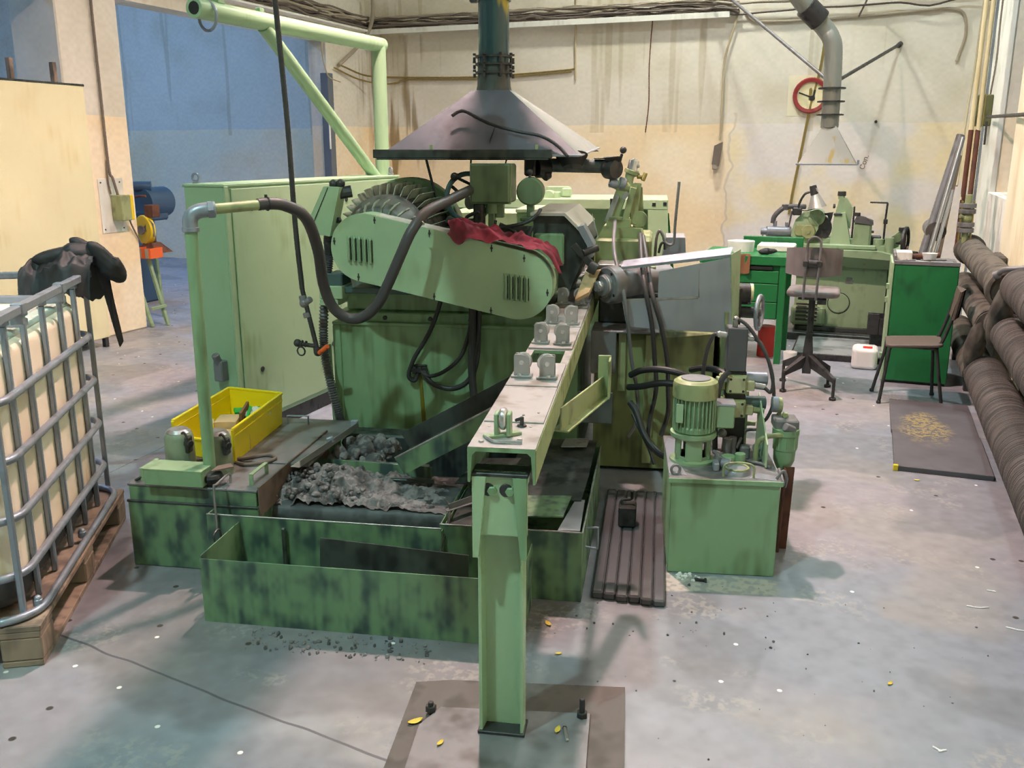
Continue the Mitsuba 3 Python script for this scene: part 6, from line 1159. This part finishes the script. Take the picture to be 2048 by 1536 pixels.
lag(6.80, 8.6, PX - .0, .22, .110, 'lowest lagged pipe behind the brown chair', 'lagging_plain')
for y in (7.2, 8.3):
    obj('pipe_stand', B().box(PX - .05, PX + .05, y, y + .06, 0, .125, .004), 'iron_dark', 'lagged_pipe_005')
for p0, p1, lb, sd in (((PX - .03, 5.88, .93), (PX - .06, 5.95, .60), 'fat wrapped pipe bend linking the top and middle lagged pipes', 2.), ((PX - .07, 6.55, .60), (PX - .09, 6.62, .28), 'fat wrapped pipe bend linking the middle and lowest lagged pipes', 6.)):
    p0, p1 = np.array(p0), np.array(p1)
    obj('wrapped_bend', B().add(lump((p0 + p1) / 2, p1 - p0, np.linalg.norm(p1 - p0) / 2 + .03, .062, .058, sd)), 'lagging_plain', None, lb, 'pipe', smooth=True)
pv = thing('pipe_collar', 'dark flanged collar at the end of the upper lagged pipe beside the wall', 'pipe fitting')
obj('collar', B().lathe([(.10, 0), (.122, .01), (.122, .12), (.09, .17)], (PX, 6.00, .90), (0, 1, 0), 26).lathe([(.101, 0), (.12, .01), (.12, .1), (.09, .12)], (PX, 8.4, .90), (0, 1, 0), 26).box(PX + .06, PX + .125, 7.2, 7.5, .82, .98, .02), 'lagging_plain', pv)
obj('drain_cock', B().tube([(PX - .07, 5.98, 1.0), (PX - .05, 5.90, 1.035), (PX + .03, 5.86, 1.05), (PX + .09, 5.84, 1.06)], .016, 12).cyl((PX - .09, 5.99, .985), (PX - .065, 5.98, 1.0), .024, n=12), 'steel_plate', None, 'short bent drain pipe with a valve above the top lagged pipe', 'pipe')
obj('wire_knot', B().torus((PX + .095, 5.80, 1.075), (1, .3, .2), .03, .006, 20, 6).torus((PX + .10, 5.82, 1.08), (.2, 1, .3), .035, .006, 20, 6), 'wire_pale', None, 'knot of pale wire round the drain pipe', 'wire')
vf = thing('stop_valve', 'rusty flanged stop valve on the riser above the lagged pipes', 'valve')
for z in (1.20, 1.245, 1.05, 1.095):
    obj('flange', B().cyl((.735, 8.3, z), (.735, 8.3, z + .035), .062, n=22), 'steel_plate', vf)
obj('valve_body', B().sph((.735, 8.3, 1.165), .045, 2).cyl((.735, 8.3, .96), (.735, 8.3, 1.35), .026, n=16).cyl((.735, 8.3, 1.165), (.68, 8.25, 1.18), .016, n=12), 'green_olive', vf)
obj('stem_bolts', B().cyl((.69, 8.27, .98), (.69, 8.27, 1.30), .008, n=8).cyl((.775, 8.28, .98), (.775, 8.28, 1.30), .008, n=8), 'brass', vf)
lag(8.95, 9.45, .56, 1.0, .085, 'short rusty drum-like pipe end in the corner behind the leaning bars', 'steel_plate')
for P, r_, m_, lb in (([(.712, 8.45, 6.7), (.705, 8.45, 2.0), (.70, 8.45, 1.3)], .018, 'enamel', 'left-hand vertical riser pipe, cream above and rusty below, by the right wall'), ([(.755, 8.45, 6.7), (.755, 8.45, 2.0), (.75, 8.42, 1.36), (.745, 8.36, 1.30)], .018, 'enamel', 'right-hand vertical riser pipe by the right wall')):
    k = obj('riser_pipe', B().tube(P, r_, 12, 3), m_, None, lb, 'pipe')
    obj('rusty_length', B().cyl(np.array(P[1]) - [.001, .0, .15], np.array(P[-1]) + [0, 0, -.40 if 'left' in lb else 0], r_ + .001, n=12), 'rust', k)
hose('corner_conduit', 'thin conduit with clips down the right-hand corner', 'conduit', [(.93, 11.3, 3.6), (.90, 11.2, 2.6), (.86, 11.0, 2.1), (.80, 10.4, 1.55), (.78, 10.2, 1.35)], .012, 'wire_pale')
for p0, p1, r_, m_, lb in (((.30, 8.75, 0), (.685, 9.15, 1.82), .034, 'steel_plate', 'thick dark steel bar leaning in the right-hand corner'), ((.38, 8.72, 0), (.70, 9.1, 1.80), .022, 'steel_bright', 'bright steel bar leaning in the right-hand corner beside the thick one'),
                           ((.43, 8.70, 0), (.66, 8.95, 1.36), .016, 'steel_bright', 'shorter bright steel bar leaning in the right-hand corner')):
    obj('leaning_bar', B().cyl(p0, p1, r_, n=18), m_, None, lb, 'steel bar')
obj('leaning_board', B().bar((.52, 8.85, .0), (.70, 9.3, 1.66), .14, .02, (-.9, .3, 0)), 'wood', None, 'brown wooden board leaning behind the steel bars in the right-hand corner', 'board')
js = thing('junction_box', 'olive metal switch box on the pale pilaster of the right wall', 'switch box')
obj('box', B().box(.845, .985, 9.92, 10.12, 1.91, 2.19, .008), 'olive_dark', js)
obj('lid_seam', B().box(.91, .922, 9.914, 9.922, 1.90, 2.20, .001), 'brass', js)
obj('lever', B().cyl((.95, 9.92, 1.95), (.95, 9.90, 1.74), .010, n=8), 'iron_dark', js)
hose('box_cable', 'thin cables clipped down the pilaster to the switch box', 'cable', [(.978, 10.05, 3.6), (.978, 10.1, 2.9), (.975, 10.0, 2.5), (.96, 10.0, 2.19)], .008, 'cable_grey')
obj('wall_rod', B().cyl((.935, 9.75, 1.985), (.885, 6.9, 1.915), .014, n=10), 'iron_dark', None, 'thin dark rod running along the right wall from the switch box', 'rod')

# ------------------------------------------------------------------ leaves, crumbs and swarf on the floor
use(MACH)
def leaf(x, y, z, a, s, lb):
    t = np.linspace(-1, 1, 9); w = .45 * (1 - t ** 2) ** .8; v = []
    for k, (u, q) in enumerate(zip(t, w)):
        for e in (-1, 0, 1): v.append((s * u, s * q * e, s * (.25 * abs(e) * .6 + .16 * u * u)))
    f = []
    for i in range(8):
        for e in (0, 1): f += [[3 * i + e, 3 * i + 3 + e, 3 * i + 4 + e], [3 * i + e, 3 * i + 4 + e, 3 * i + 1 + e]]
    m_ = trimesh.Trimesh(v, f, process=False); m_.apply_transform(rotz(a, x, y, z)); return obj('dry_leaf', B().add(m_), 'leaf', None, lb, 'leaf')
leaf(-.676, 2.385, .012, 40, .026, 'curled yellow leaf on the rubber mat left of the post')
leaf(-.573, 2.28, .024, 70, .016, 'small yellow leaf on the base plate left of the post')
leaf(-.242, 2.395, .024, 80, .018, 'yellow leaf beside the loose screw on the base plate right of the post')
leaf(-.35, 3.06, .002, 120, .020, 'yellow leaf on the floor behind the post beside the settling tank')
leaf(-.29, 2.86, .002, 20, .014, 'tiny yellow leaf on the floor right of the post')
use(HALL)
leaf(.36, 5.06, .002, 10, .016, 'small dry leaf on the floor in front of the dark floor boards')
leaf(.20, 2.95, .002, 60, .014, 'small brown leaf on the floor at the right edge of the photo')
use(MACH)
obj('loose_screw', B().cyl((-.222, 2.405, .028), (-.208, 2.345, .028), .005, n=10).bolt((-.222, 2.405, .028), (-.25, 1, 0), .008, .008), 'steel_bright', None, 'loose bright screw lying on the base plate right of the post', 'screw')
obj('loose_screw', B().cyl((.195, 3.505, .007), (.235, 3.50, .007), .006, n=10).bolt((.235, 3.50, .007), (1, 0, 0), .010, .008), 'iron_dark', None, 'dark screw lying on the floor in front of the hydraulic tank', 'screw')
b = B(); r2 = np.random.default_rng(7)
def crumbs(n, x0, x1, y0, y1, s0, s1):
    for _ in range(n):
        q = r2.random(6); s = s0 + (s1 - s0) * q[2] ** 2
        m_ = trimesh.creation.icosphere(0, 1.0); b.add(trimesh.Trimesh(m_.vertices * s * (.6 + .8 * q[3:6]) + [x0 + (x1 - x0) * q[0], y0 + (y1 - y0) * q[1], s * .35], m_.faces, process=False))
crumbs(150, -1.40, -.70, 2.72, 2.87, .002, .010); crumbs(60, -.60, .5, 3.0, 3.5, .002, .006); crumbs(90, -.9, 1.3, 1.4, 3.4, .0015, .005)
obj('swarf_crumbs', b, 'sludge', None, 'crumbs of dried sludge and swarf scattered over the floor', 'crumbs', None, 'stuff', smooth=False)
b = B()
for p in ([(1.22, 3.45), (1.26, 3.44), (1.30, 3.45)], [(1.31, 3.30), (1.36, 3.28), (1.40, 3.29)], [(1.34, 3.60), (1.37, 3.59)], [(1.25, 2.30), (1.30, 2.28), (1.31, 2.24)], [(1.30, 2.9), (1.31, 2.7)], [(1.36, 2.88), (1.37, 2.72)], [(.85, 2.52), (.87, 2.50)], [(.86, 2.50), (.885, 2.51)]):
    b.tube([(x, y, .002) for x, y in p], .003, 6, 4)
obj('pale_scrapings', b, 'white_plastic', None, 'thin pale scrapings on the floor at the right', 'scrapings', None, 'stuff')
